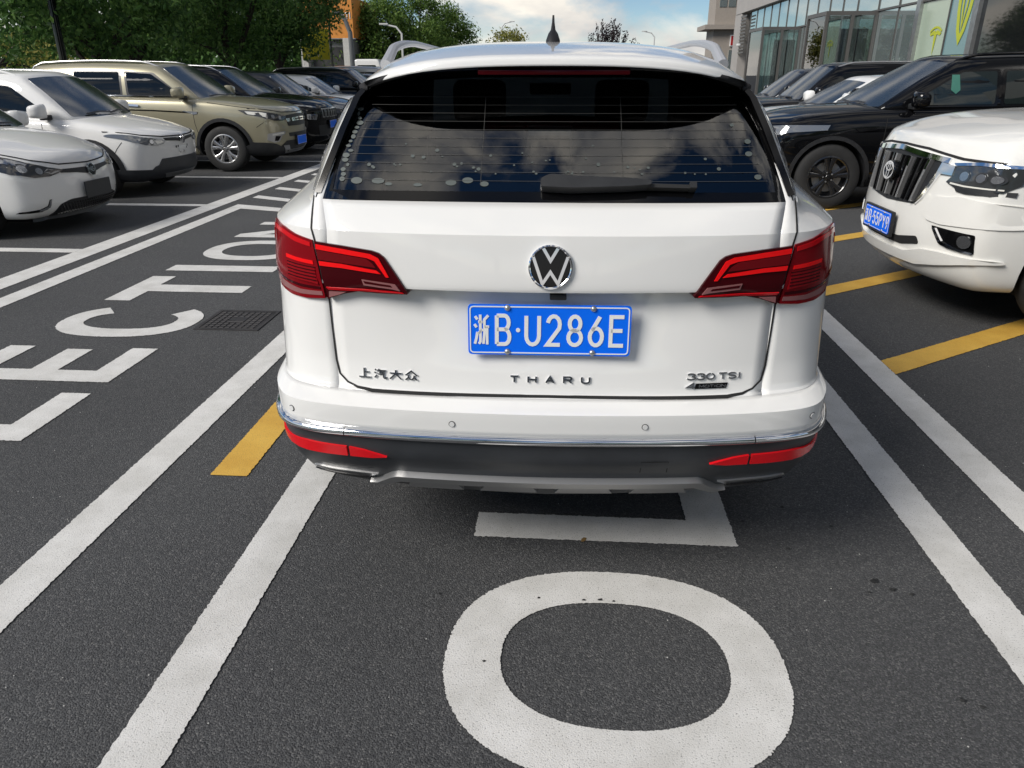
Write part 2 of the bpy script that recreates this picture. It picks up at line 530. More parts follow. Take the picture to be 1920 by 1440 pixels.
def line_material(name, c0, c1, dirt):
    m = bpy.data.materials.new(name)
    m.use_nodes = True
    t = m.node_tree
    b = t.nodes['Principled BSDF']
    c = N(t, 'ShaderNodeTexCoord')
    a = N(t, 'ShaderNodeTexNoise'); a.inputs['Scale'].default_value = 5; a.inputs['Detail'].default_value = 8; a.inputs['Roughness'].default_value = 0.65
    f = N(t, 'ShaderNodeTexNoise'); f.inputs['Scale'].default_value = 230; f.inputs['Detail'].default_value = 2
    for n in (a, f): t.links.new(c.outputs['Object'], n.inputs['Vector'])
    r = N(t, 'ShaderNodeValToRGB'); r.color_ramp.elements[0].position = 0.35; r.color_ramp.elements[1].position = 0.65
    r.color_ramp.elements[0].color = (*c0, 1); r.color_ramp.elements[1].color = (*c1, 1)
    t.links.new(a.outputs[0], r.inputs[0])
    # pinholes and scuffs where the stones show through
    th = N(t, 'ShaderNodeMapRange'); th.inputs[1].default_value = 0.29; th.inputs[2].default_value = 0.40; th.inputs[3].default_value = 1; th.inputs[4].default_value = 0
    t.links.new(f.outputs[0], th.inputs[0])
    mx = N(t, 'ShaderNodeMix', data_type='RGBA'); mx.inputs[7].default_value = (*dirt, 1)
    t.links.new(th.outputs[0], mx.inputs[0]); t.links.new(r.outputs[0], mx.inputs[6])
    t.links.new(mx.outputs[2], b.inputs['Base Color'])
    b.inputs['Roughness'].default_value = 0.7
    bp = N(t, 'ShaderNodeBump'); bp.inputs['Strength'].default_value = 0.5; bp.inputs['Distance'].default_value = 0.003
    t.links.new(f.outputs[0], bp.inputs['Height']); t.links.new(bp.outputs[0], b.inputs['Normal'])
    return m

asphalt = asphalt_material()
line_white = line_material('worn_white_road_paint', (0.57, 0.56, 0.53), (0.71, 0.70, 0.675), (0.25, 0.245, 0.235))
line_yellow = line_material('worn_yellow_road_paint', (0.58, 0.33, 0.05), (0.68, 0.42, 0.075), (0.25, 0.17, 0.07))
tag(MB().add([(-400, -200, 0), (400, -200, 0), (400, 900, 0), (-400, 900, 0)], [(0, 1, 2, 3)]).build('ground', asphalt, fix=False), kind='structure')

mrng = random.Random(3)
def dens(poly, s=0.007, j=0.0014):
    """follow the outline closely and fray it a little"""
    o = []
    for i in range(len(poly)):
        a, b = Vector(poly[i]), Vector(poly[(i + 1) % len(poly)])
        k = max(1, min(500, int((b - a).length / s)))
        for q in range(k):
            p = a.lerp(b, q / k)
            o.append((p.x + mrng.gauss(0, j), p.y + mrng.gauss(0, j)))
    return o

def flat(name, polys, m, z=0.004, near=True, label=None):
    """painted sheet: outline polygons given as (outer) or as strips"""
    mb = MB()
    for p in polys:
        q = dens(p) if near else p
        mb.add([(a, b, z) for a, b in q], [tuple(range(len(q)))])
    me = mb.mesh(name, fix=False)
    for p in me.polygons:
        if p.normal.z < 0: p.flip()
    o = obj(name, me, m)
    tag(o, label, kind='structure')
    return o

def rect(x0, x1, y0, y1): return [(x0, y0), (x1, y0), (x1, y1), (x0, y1)]
def vline(name, x0, x1, y0, y1, m):
    # long line in stretches: a frayed near stretch and a plain far one
    ym = min(y1, 6.0)
    mb = MB()
    n = int((ym - y0) / 0.007)
    L = [(x0 + mrng.gauss(0, .0014), y0 + (ym - y0) * i / n) for i in range(n + 1)]
    Rr = [(x1 + mrng.gauss(0, .0014), y0 + (ym - y0) * i / n) for i in range(n + 1)]
    if y1 > ym: L.append((x0, y1)); Rr.append((x1, y1))
    vs = []
    for a, b in zip(L, Rr): vs += [(a[0], a[1], .004), (b[0], b[1], .004)]
    o = mb.add(vs, [(2 * i, 2 * i + 1, 2 * i + 3, 2 * i + 2) for i in range(len(L) - 1)]).build(name, m, fix=False)
    return tag(o, kind='structure')

vline('white_lane_line', -1.755, -1.603, -0.5, 8.7, line_white)
vline('white_lane_line', -1.056, -0.905, -0.5, 8.7, line_white)
vline('white_lane_line', 1.247, 1.399, -0.5, 8.7, line_white)
vline('white_lane_line', 1.646, 1.80, -0.5, 8.7, line_white)
vline('yellow_lane_line', -1.404, -1.252, 2.555, 8.7, line_yellow)
vline('white_kerbside_line', -4.45, -4.225, 2.0, 40, line_white)
flat('white_lane_line', [[(-4.055, 2.0), (-3.885, 2.0), (-3.905, 8.87), (-3.28, 8.66), (-1.6, 8.1), (-1.6, 8.3), (-3.26, 8.88), (-4.07, 9.18)]], line_white)
for y in (6.42, 9.0, 11.66, 14.02, 16.65, 19.3, 21.9):
    flat('white_bay_line', [rect(-9.6, -4.452, y, y + 0.15)], line_white, near=y < 10)
for i in range(6):      # hatched island in front of the lane
    y = 9.72 + i * 0.8
    flat('white_hatch_line', [[(-4.1, y), (-4.1, y + 0.2), (-1.0, y - 1.38), (-1.0, y - 1.6)]], line_white, near=False)
d = (0.819, 0.574)
for i in range(5):      # yellow hatching on the right
    y0 = 3.88 + i * 1.48
    a = (1.802, y0); L = 5.2
    flat('yellow_hatch_line', [[(1.802, y0), (1.802, y0 + .207), (1.802 + L * d[0], y0 + .207 + L * d[1]), (1.802 + L * d[0], y0 + L * d[1])]], line_yellow, near=i < 3)

# lettering on the road: read along +Y, letter tops towards -X
def letter(ch, xb, y0, w, H=0.91, s=0.155, near=True):
    """xb = X of the letters' foot, H letter height (towards -X), y0 start, w letter width"""
    m = lambda a, b: (xb - b * H, y0 + a * w)       # a across, b up (0..1)
    sa, sb = s / w, s / H
    P = []
    if ch == 'L': P = [[(0, 0), (1, 0), (1, sb), (sa, sb), (sa, 1), (0, 1)]]
    elif ch == 'I': P = [[(0, 0), (1, 0), (1, 1), (0, 1)]]
    elif ch == 'E': P = [[(0, 0), (1, 0), (1, sb), (sa, sb), (sa, .5 - sb / 2), (.93, .5 - sb / 2), (.93, .5 + sb / 2), (sa, .5 + sb / 2), (sa, 1 - sb), (1, 1 - sb), (1, 1), (0, 1)]]
    elif ch == 'T': P = [[(.5 - sa / 2, 0), (.5 + sa / 2, 0), (.5 + sa / 2, 1 - sb), (1, 1 - sb), (1, 1), (0, 1), (0, 1 - sb), (.5 - sa / 2, 1 - sb)]]
    elif ch == 'N': P = [[(0, 0), (sa, 0), (sa, .72), (1 - sa, 0), (1, 0), (1, 1), (1 - sa, 1), (1 - sa, .28), (sa, 1), (0, 1)]]
    elif ch in 'OC':
        a0, a1 = (0, 360) if ch == 'O' else (38, 322)
        n = 40
        def se(t, rx, ry, e=0.86):
            c, q = math.cos(t), math.sin(t)
            return (.5 + rx * math.copysign(abs(c) ** e, c), .5 + ry * math.copysign(abs(q) ** e, q))
        outer = [se(R(a0 + (a1 - a0) * k / n), .5, .5) for k in range(n + 1)]
        inner = [se(R(a0 + (a1 - a0) * k / n), .5 - sa, .5 - sb) for k in range(n + 1)]
        if ch == 'C':
            cut = .98
            P = [outer + inner[::-1]]
            P = [[(min(p[0], cut), p[1]) for p in P[0]]]
        else:
            mb = MB()
            sub = 14
            vs = []
            tot = n * sub
            for k in range(tot):
                t = R(360 * k / tot)
                for rx, ry in ((.5, .5), (.5 - sa, .5 - sb)):
                    j_ = 1 + mrng.gauss(0, .003); q_ = se(t, rx, ry); p = m(.5 + (q_[0] - .5) * j_, .5 + (q_[1] - .5) * j_); vs.append((p[0], p[1], .004))
            fs = [(2 * k, 2 * k + 1, 2 * ((k + 1) % tot) + 1, 2 * ((k + 1) % tot)) for k in range(tot)]
            me = mb.add(vs, fs).mesh('road_letter', fix=False)
            for p in me.polygons:
                if p.normal.z < 0: p.flip()
            return tag(obj('road_letter', me, line_white), kind='structure')
    return flat('road_letter', [[m(a, b) for a, b in p] for p in P], line_white, near=near)
for ch, y0, wd in (('L', 2.79, .53), ('E', 3.47, .52), ('C', 4.18, .66), ('T', 4.96, .69), ('I', 5.84, .19), ('O', 6.24, .82), ('N', 7.21, .82)):
    letter(ch, -2.375, y0, wd, s=0.155 if ch not in 'TI' else 0.19, near=True)
letter('O', 0.634, 1.235, 0.79, H=0.935)
letter('L', 0.621, 2.20, 0.53)

# cast manhole cover beside the lettering
iron = pm('cast_iron', (0.05, 0.047, 0.047), 0.6, metal=0.4, var=0.25, vscale=14, bump=0.2, bscale=120)
mh = empty('manhole_cover', (-2.13, 4.57, 0))
tag(mh, 'square cast iron manhole cover set in the asphalt beside the road letters', 'manhole cover')
fb = MB()
for a, b in (((-.21, -.21), (.21, -.185)), ((-.21, .185), (.21, .21)), ((-.21, -.185), (-.185, .185)), ((.185, -.185), (.21, .185))):
    fb.box((a[0], a[1], -.01), (b[0], b[1], .006))
fb.build('frame', iron, mh)
MB().box((-.181, -.181, -.02), (.181, .181, .004)).build('plate', iron, mh)
pb = MB()
for i in range(9):
    for j in range(9):
        if abs(i - 4) <= 1 and abs(j - 4) <= 1: continue
        x, y = -.176 + i * .0392, -.176 + j * .0392
        pb.rbox((x, y, .003), (x + .032, y + .032, .0085), .003, 1)
pb.rbox((-.055, -.055, .003), (.055, .055, .0085), .004, 1)
tag(pb.build('raised_tread', iron, mh), kind='stuff')

# crumbs of tar, grit and one fallen leaf
tar = pm('tar', (0.012, 0.012, 0.012), 0.6, bump=0.5, bscale=200)
def blob(name, x, y, s, m, n=14):
    mb = MB()
    s *= .6
    pts = [(x + s * math.cos(6.283 * k / n) * mrng.uniform(.4, 1.2), y + s * .7 * math.sin(6.283 * k / n) * mrng.uniform(.4, 1.2)) for k in range(n)]
    vs = [(a, b, .0045) for a, b in pts] + [(x, y, .009)]
    return mb.add(vs, [(k, (k + 1) % n, n) for k in range(n)])
tb = MB()
for x, y, s in ((1.02, 2.04, .03), (1.06, 2.0, .025), (1.11, 1.98, .018), (.98, 1.98, .012), (1.06, 1.55, .02), (1.1, 1.53, .014), (.79, 2.2, .016), (.98, 2.35, .014), (.84, 2.47, .018),
                (-.30, 1.70, .012), (-.36, 1.88, .012), (-.05, 1.88, .012), (.67, 2.36, .012), (.09, 1.88, .012), (.14, 1.885, .016), (.18, 1.88, .01), (-.19, 1.60, .010)):
    q = blob('tar', x, y, s, tar); tb.add(q.v, q.f)
tag(tb.build('tar_crumbs', tar), kind='stuff')
grit = MB()
for k in range(420):
    y = 0.9 + 5 * mrng.random() ** 1.6; x = mrng.uniform(-.75, .75) * (y + 1.2)
    s = mrng.uniform(.0012, .0030)
    grit.add([(x - s, y, .002), (x, y - s, .002), (x + s, y, .002), (x, y + s, .002), (x, y, .002 + s)], [(0, 1, 4), (1, 2, 4), (2, 3, 4), (3, 0, 4)])
tag(grit.build('grit', pm('pale_grit', (0.5, 0.49, 0.47), 0.8)), kind='stuff')
lf = MB().add([(0, 0, .006), (.012, .008, .012), (.028, .006, .014), (.04, -.002, .008), (.026, -.008, .006), (.01, -.008, .006), (.02, -.001, .009)],
              [(0, 1, 6), (1, 2, 6), (2, 3, 6), (3, 4, 6), (4, 5, 6), (5, 0, 6)]).build('fallen_leaf', pm('dry_leaf', (0.22, 0.13, 0.04), 0.8, var=.3), fix=False)
lf.location = (0.085, 2.19, 0.0); lf.rotation_euler = (0, 0, 0.9); lf.scale = (.75, .75, .75)
tag(lf, 'tiny dry brown leaf on the asphalt just behind the white car', 'leaf')

# ------------------------------------------------------------------ plates, wheels
def plate(parent, mat4, text, frame=None, dot=True, screws=True, tilt=0):
    """blue plate centred at mat4 origin; local x right, y up, z outwards (seen from outside)"""
    f = lambda a, b, t: mat4 @ Vector((a, b, t))
    p = MB().prism(rnd([(-.22, -.07), (.22, -.07), (.22, .07), (-.22, .07)], .012), .004, f).build('number_plate', plate_blue, parent)
    rim = MB()
    ribbon(rim, rnd([(-.214, -.064), (.214, -.064), (.214, .064), (-.214, .064)], .010) + [rnd([(-.214, -.064), (.214, -.064), (.214, .064), (-.214, .064)], .010)[0]], .0032, .0052, f)
    rim.build('rim_line', plate_white, p)
    ch = .090
    slots = [-.206, -.149, -.069, -.012, .045, .102, .159]
    mb = MB()
    for i, c in enumerate(text):
        letters(c, f, slots[i] + (.002 if i else 0), -ch / 2, .045 if i else .047, ch, 0, .0105 if i else .0072, .0055, mb)
    if dot:
        mb.prism(ell(-.084, 0, .006, .006, 10), .0055, f)
    mb.build('plate_lettering', plate_white, p)
    if screws:
        for sx in (-.113, .118):
            for sy in (-.061, .061):
                MB().lathe([(0, .011), (.004, .0105), (.007, .008), (.0085, .005), (.0085, .003)], 'Z', 12, mat4 @ Matrix.Translation((sx, sy, 0))).build('screw', metal, p)
    return p

TYRES = {}
def wheel_meshes(rw, style):
    k = (round(rw, 3), style)
    if k in TYRES: return TYRES[k]
    wd = .115
    rr = rw * .64
    prof = [(rr, -wd), (rr + .02, -wd - .004), (rw * .86, -wd - .008), (rw * .955, -wd + .01), (rw * .99, -wd + .035), (rw, 0), (rw * .99, wd - .035), (rw * .955, wd - .01), (rr + .02, wd), (rr, wd)]
    ty = MB().lathe(prof, 'Y', 44).mesh('tyre')
    gr = MB()
    # rim: outer lip, barrel, dark back plate; outer face at -y
    rim = MB().lathe([(rr + .004, -wd - .002), (rr - .012, -wd - .006), (rr - .022, -wd + .004), (rr - .03, wd * .5)], 'Y', 44)
    back = MB().lathe([(0.001, -.02), (rr - .01, -.02), (rr - .01, 0), (.001, 0)], 'Y', 32)
    disc = MB().lathe([(.06, -.045), (rr * .72, -.045), (rr * .72, -.03), (.06, -.03)], 'Y', 32, close=True)
    sp = MB()
    if style in ('five_twin', 'seven_twin', 'black'):
        ns = 5
        ga = .16 if style != 'black' else .13
        for s in range(ns):
            a = 2 * math.pi * s / ns + .31
            for e in (-1, 1):
                t0, t1 = a + e * .12, a + e * ga * 1.55
                ca, sa_ = math.cos, math.sin
                w0, w1 = .026, .042
                def pt(r, t, o, y):
                    return (r * math.cos(t) - o * math.sin(t), y, r * math.sin(t) + o * math.cos(t))
                r0, r1 = .05, rr - .02
                vs = []
                for (r, t, ww, y0) in ((r0, t0, w0, -wd + .012), (rr * .55, (t0 + t1) / 2, w0 * .9, -wd + .004), (r1, t1, w1 * .9, -wd + .0)):
                    vs += [pt(r, t, -ww / 1.1, y0 + .006), pt(r, t, -ww / 1.8, y0), pt(r, t, ww / 1.8, y0), pt(r, t, ww / 1.1, y0 + .006), pt(r, t, ww / 1.1, y0 + .05), pt(r, t, -ww / 1.1, y0 + .05)]
                fs = []
                for q in range(2):
                    for j in range(6):
                        fs.append((q * 6 + j, q * 6 + (j + 1) % 6, q * 6 + 6 + (j + 1) % 6, q * 6 + 6 + j))
                sp.add(vs, fs)
    hub = MB().lathe([(0, -wd + .0), (.024, -wd), (.03, -wd + .006), (.03, -wd + .02), (.075, -wd + .022), (.085, -wd + .05)], 'Y', 20)
    nuts = MB()
    for s in range(5):
        a = 2 * math.pi * (s + .5) / 5
        nuts.lathe([(0, -wd + .006), (.009, -wd + .008), (.010, -wd + .03)], 'Y', 8, Matrix.Translation((.055 * math.cos(a), 0, .055 * math.sin(a))))
    res = dict(tyre=ty, rim=rim.mesh('rim'), back=back.mesh('wheel_well_back'), disc=disc.mesh('brake_disc'), spokes=sp.mesh('spokes'), hub=hub.mesh('hub_cap'), nuts=nuts.mesh('nuts'))
    mm = black_alloy if style == 'black' else alloy
    for n, q in (('tyre', rubber), ('rim', mm), ('back', plastic), ('disc', metal), ('spokes', mm), ('hub', mm), ('nuts', metal)):
        res[n].materials.append(q)
    TYRES[k] = res
    return res

def add_wheel(parent, x, y, rw, style, side, steer=0):
    """side -1: outer face towards -y, +1: towards +y"""
    ms = wheel_meshes(rw, style)
    wobj = obj('wheel', ms['tyre'], None, parent)
    wobj.location = (x, y, rw)
    wobj.rotation_euler = (0, 0, (0 if side < 0 else math.pi) + steer)
    for n, nm in (('rim', 'rim'), ('back', 'backing'), ('disc', 'brake_disc'), ('spokes', 'spokes'), ('hub', 'hub_cap'), ('nuts', 'wheel_nuts')):
        if len(ms[n].vertices): obj(nm, ms[n], None, wobj)
    return wobj

# ------------------------------------------------------------------ the white SUV in front of the camera (local: x right, y forward, z up)
hero = empty('parked_car', (-0.036, 1.95, 0), R(1.5))
tag(hero, 'white sport utility vehicle seen squarely from behind in the middle of the picture', 'car')
U = [0, .25, .5, .72, .80, .86, .92, .96, .985, 1.0]
PP = [0, .006, .022, .062, .098, .142, .222, .325, .45, .66]
U2 = [0, .25, .5, .72, .80, .88, .938, .972, .99, 1.0]
PP2 = [0, .006, .020, .050, .072, .105, .195, .29, .41, .66]
GF = [0, .37, .735, 1.0]
GG = [.08, .21, .38, .58, .79, 1.0]
GH = [.10, .18, .29, .44, .60, .82]
NCOL = 18
LF = [1, .92, .3, 0, 0, 0, 0, 0, 0, 0]
CF = [0, 0, 0, .05, .35, .7, 1, 1, 1, 1]
def lower_row(z, y0, W, yF, yb=None, yc=0.0):
    low_ = z < .66
    W *= .946 if low_ else .953
    if yb is None: yb = y0
    r = [(u * W, yb + (y0 - yb) * f + p + yc * g, z) for u, p, f, g in zip(U2 if low_ else U, PP2 if low_ else PP, LF, CF)]
    ys = yb + .66
    ye = yF - .4
    for f in (.25, .5, .75, 1.0): r.append((W, ys + (ye - ys) * f, z))
    r += [(W * .93, yF - .16, z), (W * .72, yF - .05, z), (W * .36, yF - .01, z), (0, yF, z)]
    return r
def upper_row(z, y0, W, xe, yF, sp=0.0, dz=0.0, side_y=.92):
    r = []
    fade = [1, 1, .96, .55, .10, 0, 0, 0, 0, 0]
    for i in range(4): r.append((xe * GF[i], y0 + .036 * GF[i] ** 2 - sp * fade[i], z - dz * GF[i] ** 4))
    for i in range(6):
        r.append((xe + (W - xe) * GG[i], y0 + GH[i] - sp * fade[4 + i], z - dz * (1 + .6 * GG[i])))
    ye = yF - .42
    for f in (.25, .5, .75, 1.0): r.append((W, y0 + .8 + (ye - y0 - .8) * f, z - dz * 1.6 * (1 - f)))
    r += [(W * .90, yF - .12, z), (W * .70, yF - .05, z), (W * .35, yF - .01, z), (0, yF, z)]
    return r
# rows: (points, crease, region of the face strip above it)
HR = [
 (lower_row(.27, .10, .83, 4.05), 0, 'low'),
 (lower_row(.355, -.005, .885, 4.2), .6, 'low'),
 (lower_row(.44, -.075, .905, 4.28), .3, 'low'),
 (lower_row(.495, -.105, .905, 4.32), .5, 'low'),
 (lower_row(.577, -.115, .912, 4.33), .6, 'bumper'),
 (lower_row(.648, -.118, .912, 4.33), .95, 'bumper'),
 (lower_row(.667, -.05, .907, 4.33, yc=-.048), .5, 'gate'),
 (lower_row(.675, -.036, .907, 4.33, yc=-.052), .4, 'gate'),
 (lower_row(.745, -.024, .912, 4.32, yc=-.042), .95, 'gate'),
 (lower_row(.79, -.010, .915, 4.31, -.022, -.032), .2, 'gate'),
 (lower_row(.957, .026, .918, 4.26, -.012, -.010), .8, 'gate'),
 (lower_row(.967, -.042, .918, 4.25, -.030), .95, 'gate'),
 (lower_row(.985, -.044, .918, 4.22, -.030), .3, 'gate'),
 (lower_row(1.115, -.026, .905, 3.32), .97, 'gate'),
 (upper_row(1.186, .055, .835, .650, 3.18), .6, 'glass'),
 (upper_row(1.26, .115, .818, .632, 3.05), 0, 'glass'),
 (upper_row(1.36, .200, .785, .603, 2.88), 0, 'glass'),
 (upper_row(1.45, .275, .748, .574, 2.70, dz=.012), 0, 'glass'),
 (upper_row(1.495, .310, .722, .550, 2.58, dz=.040), .5, 'under'),
 (upper_row(1.512, .322, .708, .545, 2.52, sp=.15, dz=.046), .7, 'under'),
 (upper_row(1.520, .325, .702, .54, 2.50, sp=.168, dz=.056), .85, 'roof'),
 (upper_row(1.543, .335, .688, .535, 2.46, sp=.172, dz=.058), .6, 'roof'),
 (upper_row(1.569, .50, .630, .50, 2.36, sp=.14, dz=.034), 0, 'roof'),
 (upper_row(1.594, .74, .54, .44, 2.20, sp=.10, dz=.016), 0, 'roof'),
 (upper_row(1.610, 1.00, .34, .28, 2.0, sp=.0, dz=.008), 0, 'roof'),
 (upper_row(1.613, 1.15, .14, .10, 1.85, sp=.0, dz=.002), 0, 'roof'),
]
REG = ['body', 'low', 'bumper', 'gate', 'glass', 'under', 'roof', 'screen', 'inner']
hv, hf, hm, cre = [], [], [], {}
nring = 2 * NCOL - 2
for ri, (pts, c, rg) in enumerate(HR):
    ring = list(pts) + [(-x, y, z) for x, y, z in pts[1:-1]][::-1]
    hv += ring
    if c:
        for k in range(nring):
            a, b = ri * nring + k, ri * nring + (k + 1) % nring
            cre[(min(a, b), max(a, b))] = c
for ri in range(len(HR) - 1):
    rg = HR[ri][2]
    for k in range(nring):
        a, b = ri * nring + k, ri * nring + (k + 1) % nring
        hf.append((a, b, b + nring, a + nring))
        cl = k if k < NCOL - 1 else nring - 1 - k         # strip index from the centre line
        g = rg
        if rg in ('gate',) and cl > 2: g = 'body'
        if rg == 'glass': g = 'glass' if cl <= 2 else ('screen' if cl >= 14 else 'body')
        if rg == 'under' and cl > 2: g = 'body'
        if rg == 'bumper' and cl > 12: g = 'body'
        hm.append(REG.index(g))
top = (len(HR) - 1) * nring
for base, flip in ((top, False), (0, True)):
    for j in range(NCOL - 1):
        a, b = base + j, base + j + 1
        c2 = base + (nring - j - 1 if j + 1 < NCOL - 1 else j + 1); d2 = base + ((nring - j) % nring)
        q = [a, b]
        if c2 != b: q.append(c2)
        if d2 != a: q.append(d2)
        hf.append(tuple(q if not flip else q[::-1])); hm.append(REG.index('roof') if not flip else REG.index('low'))
hme = bpy.data.meshes.new('hero_cage')
hme.from_pydata(hv, [], hf)
for p, mi in zip(hme.polygons, hm): p.material_index = mi
for r in REG: hme.materials.append(bpy.data.materials.new('region_' + r))
crease_edges(hme, cre)
bm = bmesh.new(); bm.from_mesh(hme); bmesh.ops.recalc_face_normals(bm, faces=bm.faces); bm.to_mesh(hme); bm.free()
hero_plain = subdiv_eval(hme.copy(), 2)
HB = bvh_of(hero_plain)
hl_ = hme.copy()
for ri, yy in ((9, -.034), (10, -.042)):
    ring_ = lower_row(.79 if ri == 9 else .957, yy, .915, 4.28, -.024)
    ring_ = ring_ + [(-x, y, z) for x, y, z in ring_[1:-1]][::-1]
    for k, p in enumerate(ring_): hl_.vertices[ri * nring + k].co = p
HBL = bvh_of(subdiv_eval(hl_, 2))
cutm = MB()
for yy in (1.02, 3.55):
    for sx in (-1, 1):
        cutm.lathe([(0.0005, sx * .62), (.37, sx * .62), (.37, sx * 1.2), (.0005, sx * 1.2)], 'X', 40, Matrix.Translation((0, yy, .35)), close=True)
cutme = cutm.mesh('cut'); cutme.materials.append(plastic)
hero_cut = subdiv_eval(hme, 2, cutme)
inner_mat = pm('headliner', (0.02, 0.02, 0.022), 0.9)
reg_of = {i: r for i, r in enumerate(REG)}
groups = {}
for p in hero_cut.polygons:
    nm = hero_cut.materials[p.material_index].name if p.material_index < len(hero_cut.materials) else ''
    r = 'arch%d%d' % (p.center.x > 0, p.center.y > 2) if nm == plastic.name else nm.split('_')[1].split('.')[0]
    groups.setdefault(r, []).append(p)
hero_glass = clear_glass('rear_window_film_glass', (0.86, 0.93, 0.91), base=0.10, ior=1.55)
screen_clear = clear_glass('windscreen_clear', (0.82, 0.98, 0.96), base=0.02)
HM = {'body': [white_paint, inner_mat], 'low': [bumper_plastic, inner_mat], 'bumper': [white_paint, inner_mat], 'gate': [white_paint, inner_mat], 'glass': [hero_glass], 'under': [gloss_black, inner_mat],
      'roof': [white_paint, inner_mat], 'screen': [screen_clear], 'arch': [plastic], 'inner': [plastic]}
HN = {'body': 'body_shell', 'low': 'lower_bumper', 'bumper': 'bumper', 'gate': 'tailgate', 'glass': 'rear_window', 'under': 'spoiler_underside', 'roof': 'roof', 'screen': 'windscreen', 'arch': 'wheel_arch', 'inner': 'liner'}
HO = {}
for q in ('arch00', 'arch01', 'arch10', 'arch11'): HM[q] = [plastic]; HN[q] = 'wheel_arch'
for r, ps in groups.items():
    idx = {}
    vs, fs = [], []
    for p in ps:
        f = []
        for vi in p.vertices:
            if vi not in idx:
                idx[vi] = len(vs); vs.append(hero_cut.vertices[vi].co[:])
            f.append(idx[vi])
        fs.append(f)
    me = bpy.data.meshes.new(HN[r]); me.from_pydata(vs, [], fs); finish(me, 20 if r in ('gate', 'bumper', 'low', 'body') else 50)
    o = obj(HN[r], me, HM[r], hero)
    HO[r] = o
    if len(HM[r]) > 1:
        s = o.modifiers.new('wall', 'SOLIDIFY'); s.thickness = .012; s.offset = -1; s.material_offset = 1; s.material_offset_rim = 1
HG = HO['gate']
for q in list(bpy.data.materials):
    if q.name.startswith('region_'): bpy.data.materials.remove(q)
def hp(name, poly, m, par=None, off=.003, thick=.012, step=.05, dr='R'):
    return patch(name, poly, HB, dr, m, par or hero, off, thick, step)

# panel gaps
gl = [(.655, 1.19), (.648, 1.115), (.640, 1.084), (.631, 1.015), (.616, .927), (.612, .84), (.607, .745), (.598, .705), (.575, .683), (.545, .672), (.50, .668), (.3, .669), (0, .671)]
for s in (1, -1):
    seam('tailgate_gap', [(s * a, b) for a, b in gl], HB, 'R', hero, .0055, .0015, .015)
# black band round the rear window
band = MB()
eo = [(0, 1.188), (.30, 1.187), (.647, 1.187), (.630, 1.26), (.600, 1.36), (.574, 1.435), (.55, 1.462)]
ei = [(0, 1.211), (.30, 1.210), (.596, 1.209), (.590, 1.26), (.563, 1.36), (.54, 1.41), (.525, 1.43)]
for s in (1, -1):
    po = [(s * a, b) for a, b in eo] + [(s * a, b) for a, b in ei[::-1]]
    hp('window_border', po if s > 0 else po, gloss_black, HO['glass'], .0015, .004, .05)
# black fins that run from the spoiler ends down both sides of the window
for s in (1, -1):
    vs, fs = [], []
    for xe_, z_, p_ in ((.630, 1.20, .004), (.608, 1.26, .012), (.572, 1.36, .026), (.540, 1.435, .044), (.520, 1.455, .055)):
        h, n = cast(HB, 'R', s * xe_, z_)
        vs += [(h.x, h.y + .012, h.z), (h.x, h.y - p_, h.z + p_ * .15), (h.x + s * .020, h.y - p_ + .006, h.z + p_ * .15), (h.x + s * .026, h.y + .05, h.z)]
    for i in range(4):
        for j in range(4): fs.append((4 * i + j, 4 * i + (j + 1) % 4, 4 * i + 4 + (j + 1) % 4, 4 * i + 4 + j))
    fs += [(0, 1, 2, 3), (16, 17, 18, 19)]
    MB().add(vs, fs).build('spoiler_fin', gloss_black, hero)
# defroster wires
for k in range(11):
    z = 1.235 + k * .0205
    a = .585 - (z - 1.21) * .36
    seam('heating_wire', [(-a, z), (a, z)], HB, 'R', HO['glass'], .0008, .0022, .08, pm('wire', (.05, .05, .047), .6))
for sx in (-.19, .19):
    seam('heating_wire', [(sx, 1.225), (sx * .98, 1.44)], HB, 'R', HO['glass'], .0011, .0022, .05, MATS['wire'])
# bubbles in the old tint film
bub = MB()
br = random.Random(11)
bl = []
for k in range(16): bl.append((-.575 + (k / 15) * .030 + br.uniform(-.004, .012), 1.235 + k * .0115, br.uniform(.004, .0105), br.uniform(.003, .006)))
for x, z, a, b in ((-.53, 1.232, .016, .008), (-.47, 1.232, .018, .007), (-.44, 1.225, .01, .004), (-.36, 1.224, .012, .004), (-.27, 1.230, .015, .007), (-.225, 1.236, .015, .007), (-.18, 1.228, .012, .006), (.53, 1.33, .009, .006), (.53, 1.30, .01, .006), (.49, 1.37, .006, .004), (.55, 1.245, .01, .006)): bl.append((x, z, a, b))
for k in range(46):
    x = br.uniform(-.5, .45); z = 1.252 + abs(br.gauss(0, .028)); s = br.choice([.0018, .002, .0025, .003, .004])
    bl.append((x, z, s * 1.4, s))
for x, z, a, b in bl:
    h, n = cast(HB, 'R', x, z)
    P = []
    for q in ell(x, z, a, b, 12):
        hh, nn = cast(HB, 'R', q[0], q[1]); P.append(hh + nn * .0018)
    bub.add(P, [tuple(range(12))])
tag(bub.build('film_bubbles', pm('film_bubble', (.085, .10, .095), .5), HO['glass'], fix=False), kind='stuff')
# third brake light under the spoiler edge
MB().rbox((-.2, .172, 1.498), (.2, .20, 1.511), .004, 2).build('high_brake_light', lamp_dark, hero)

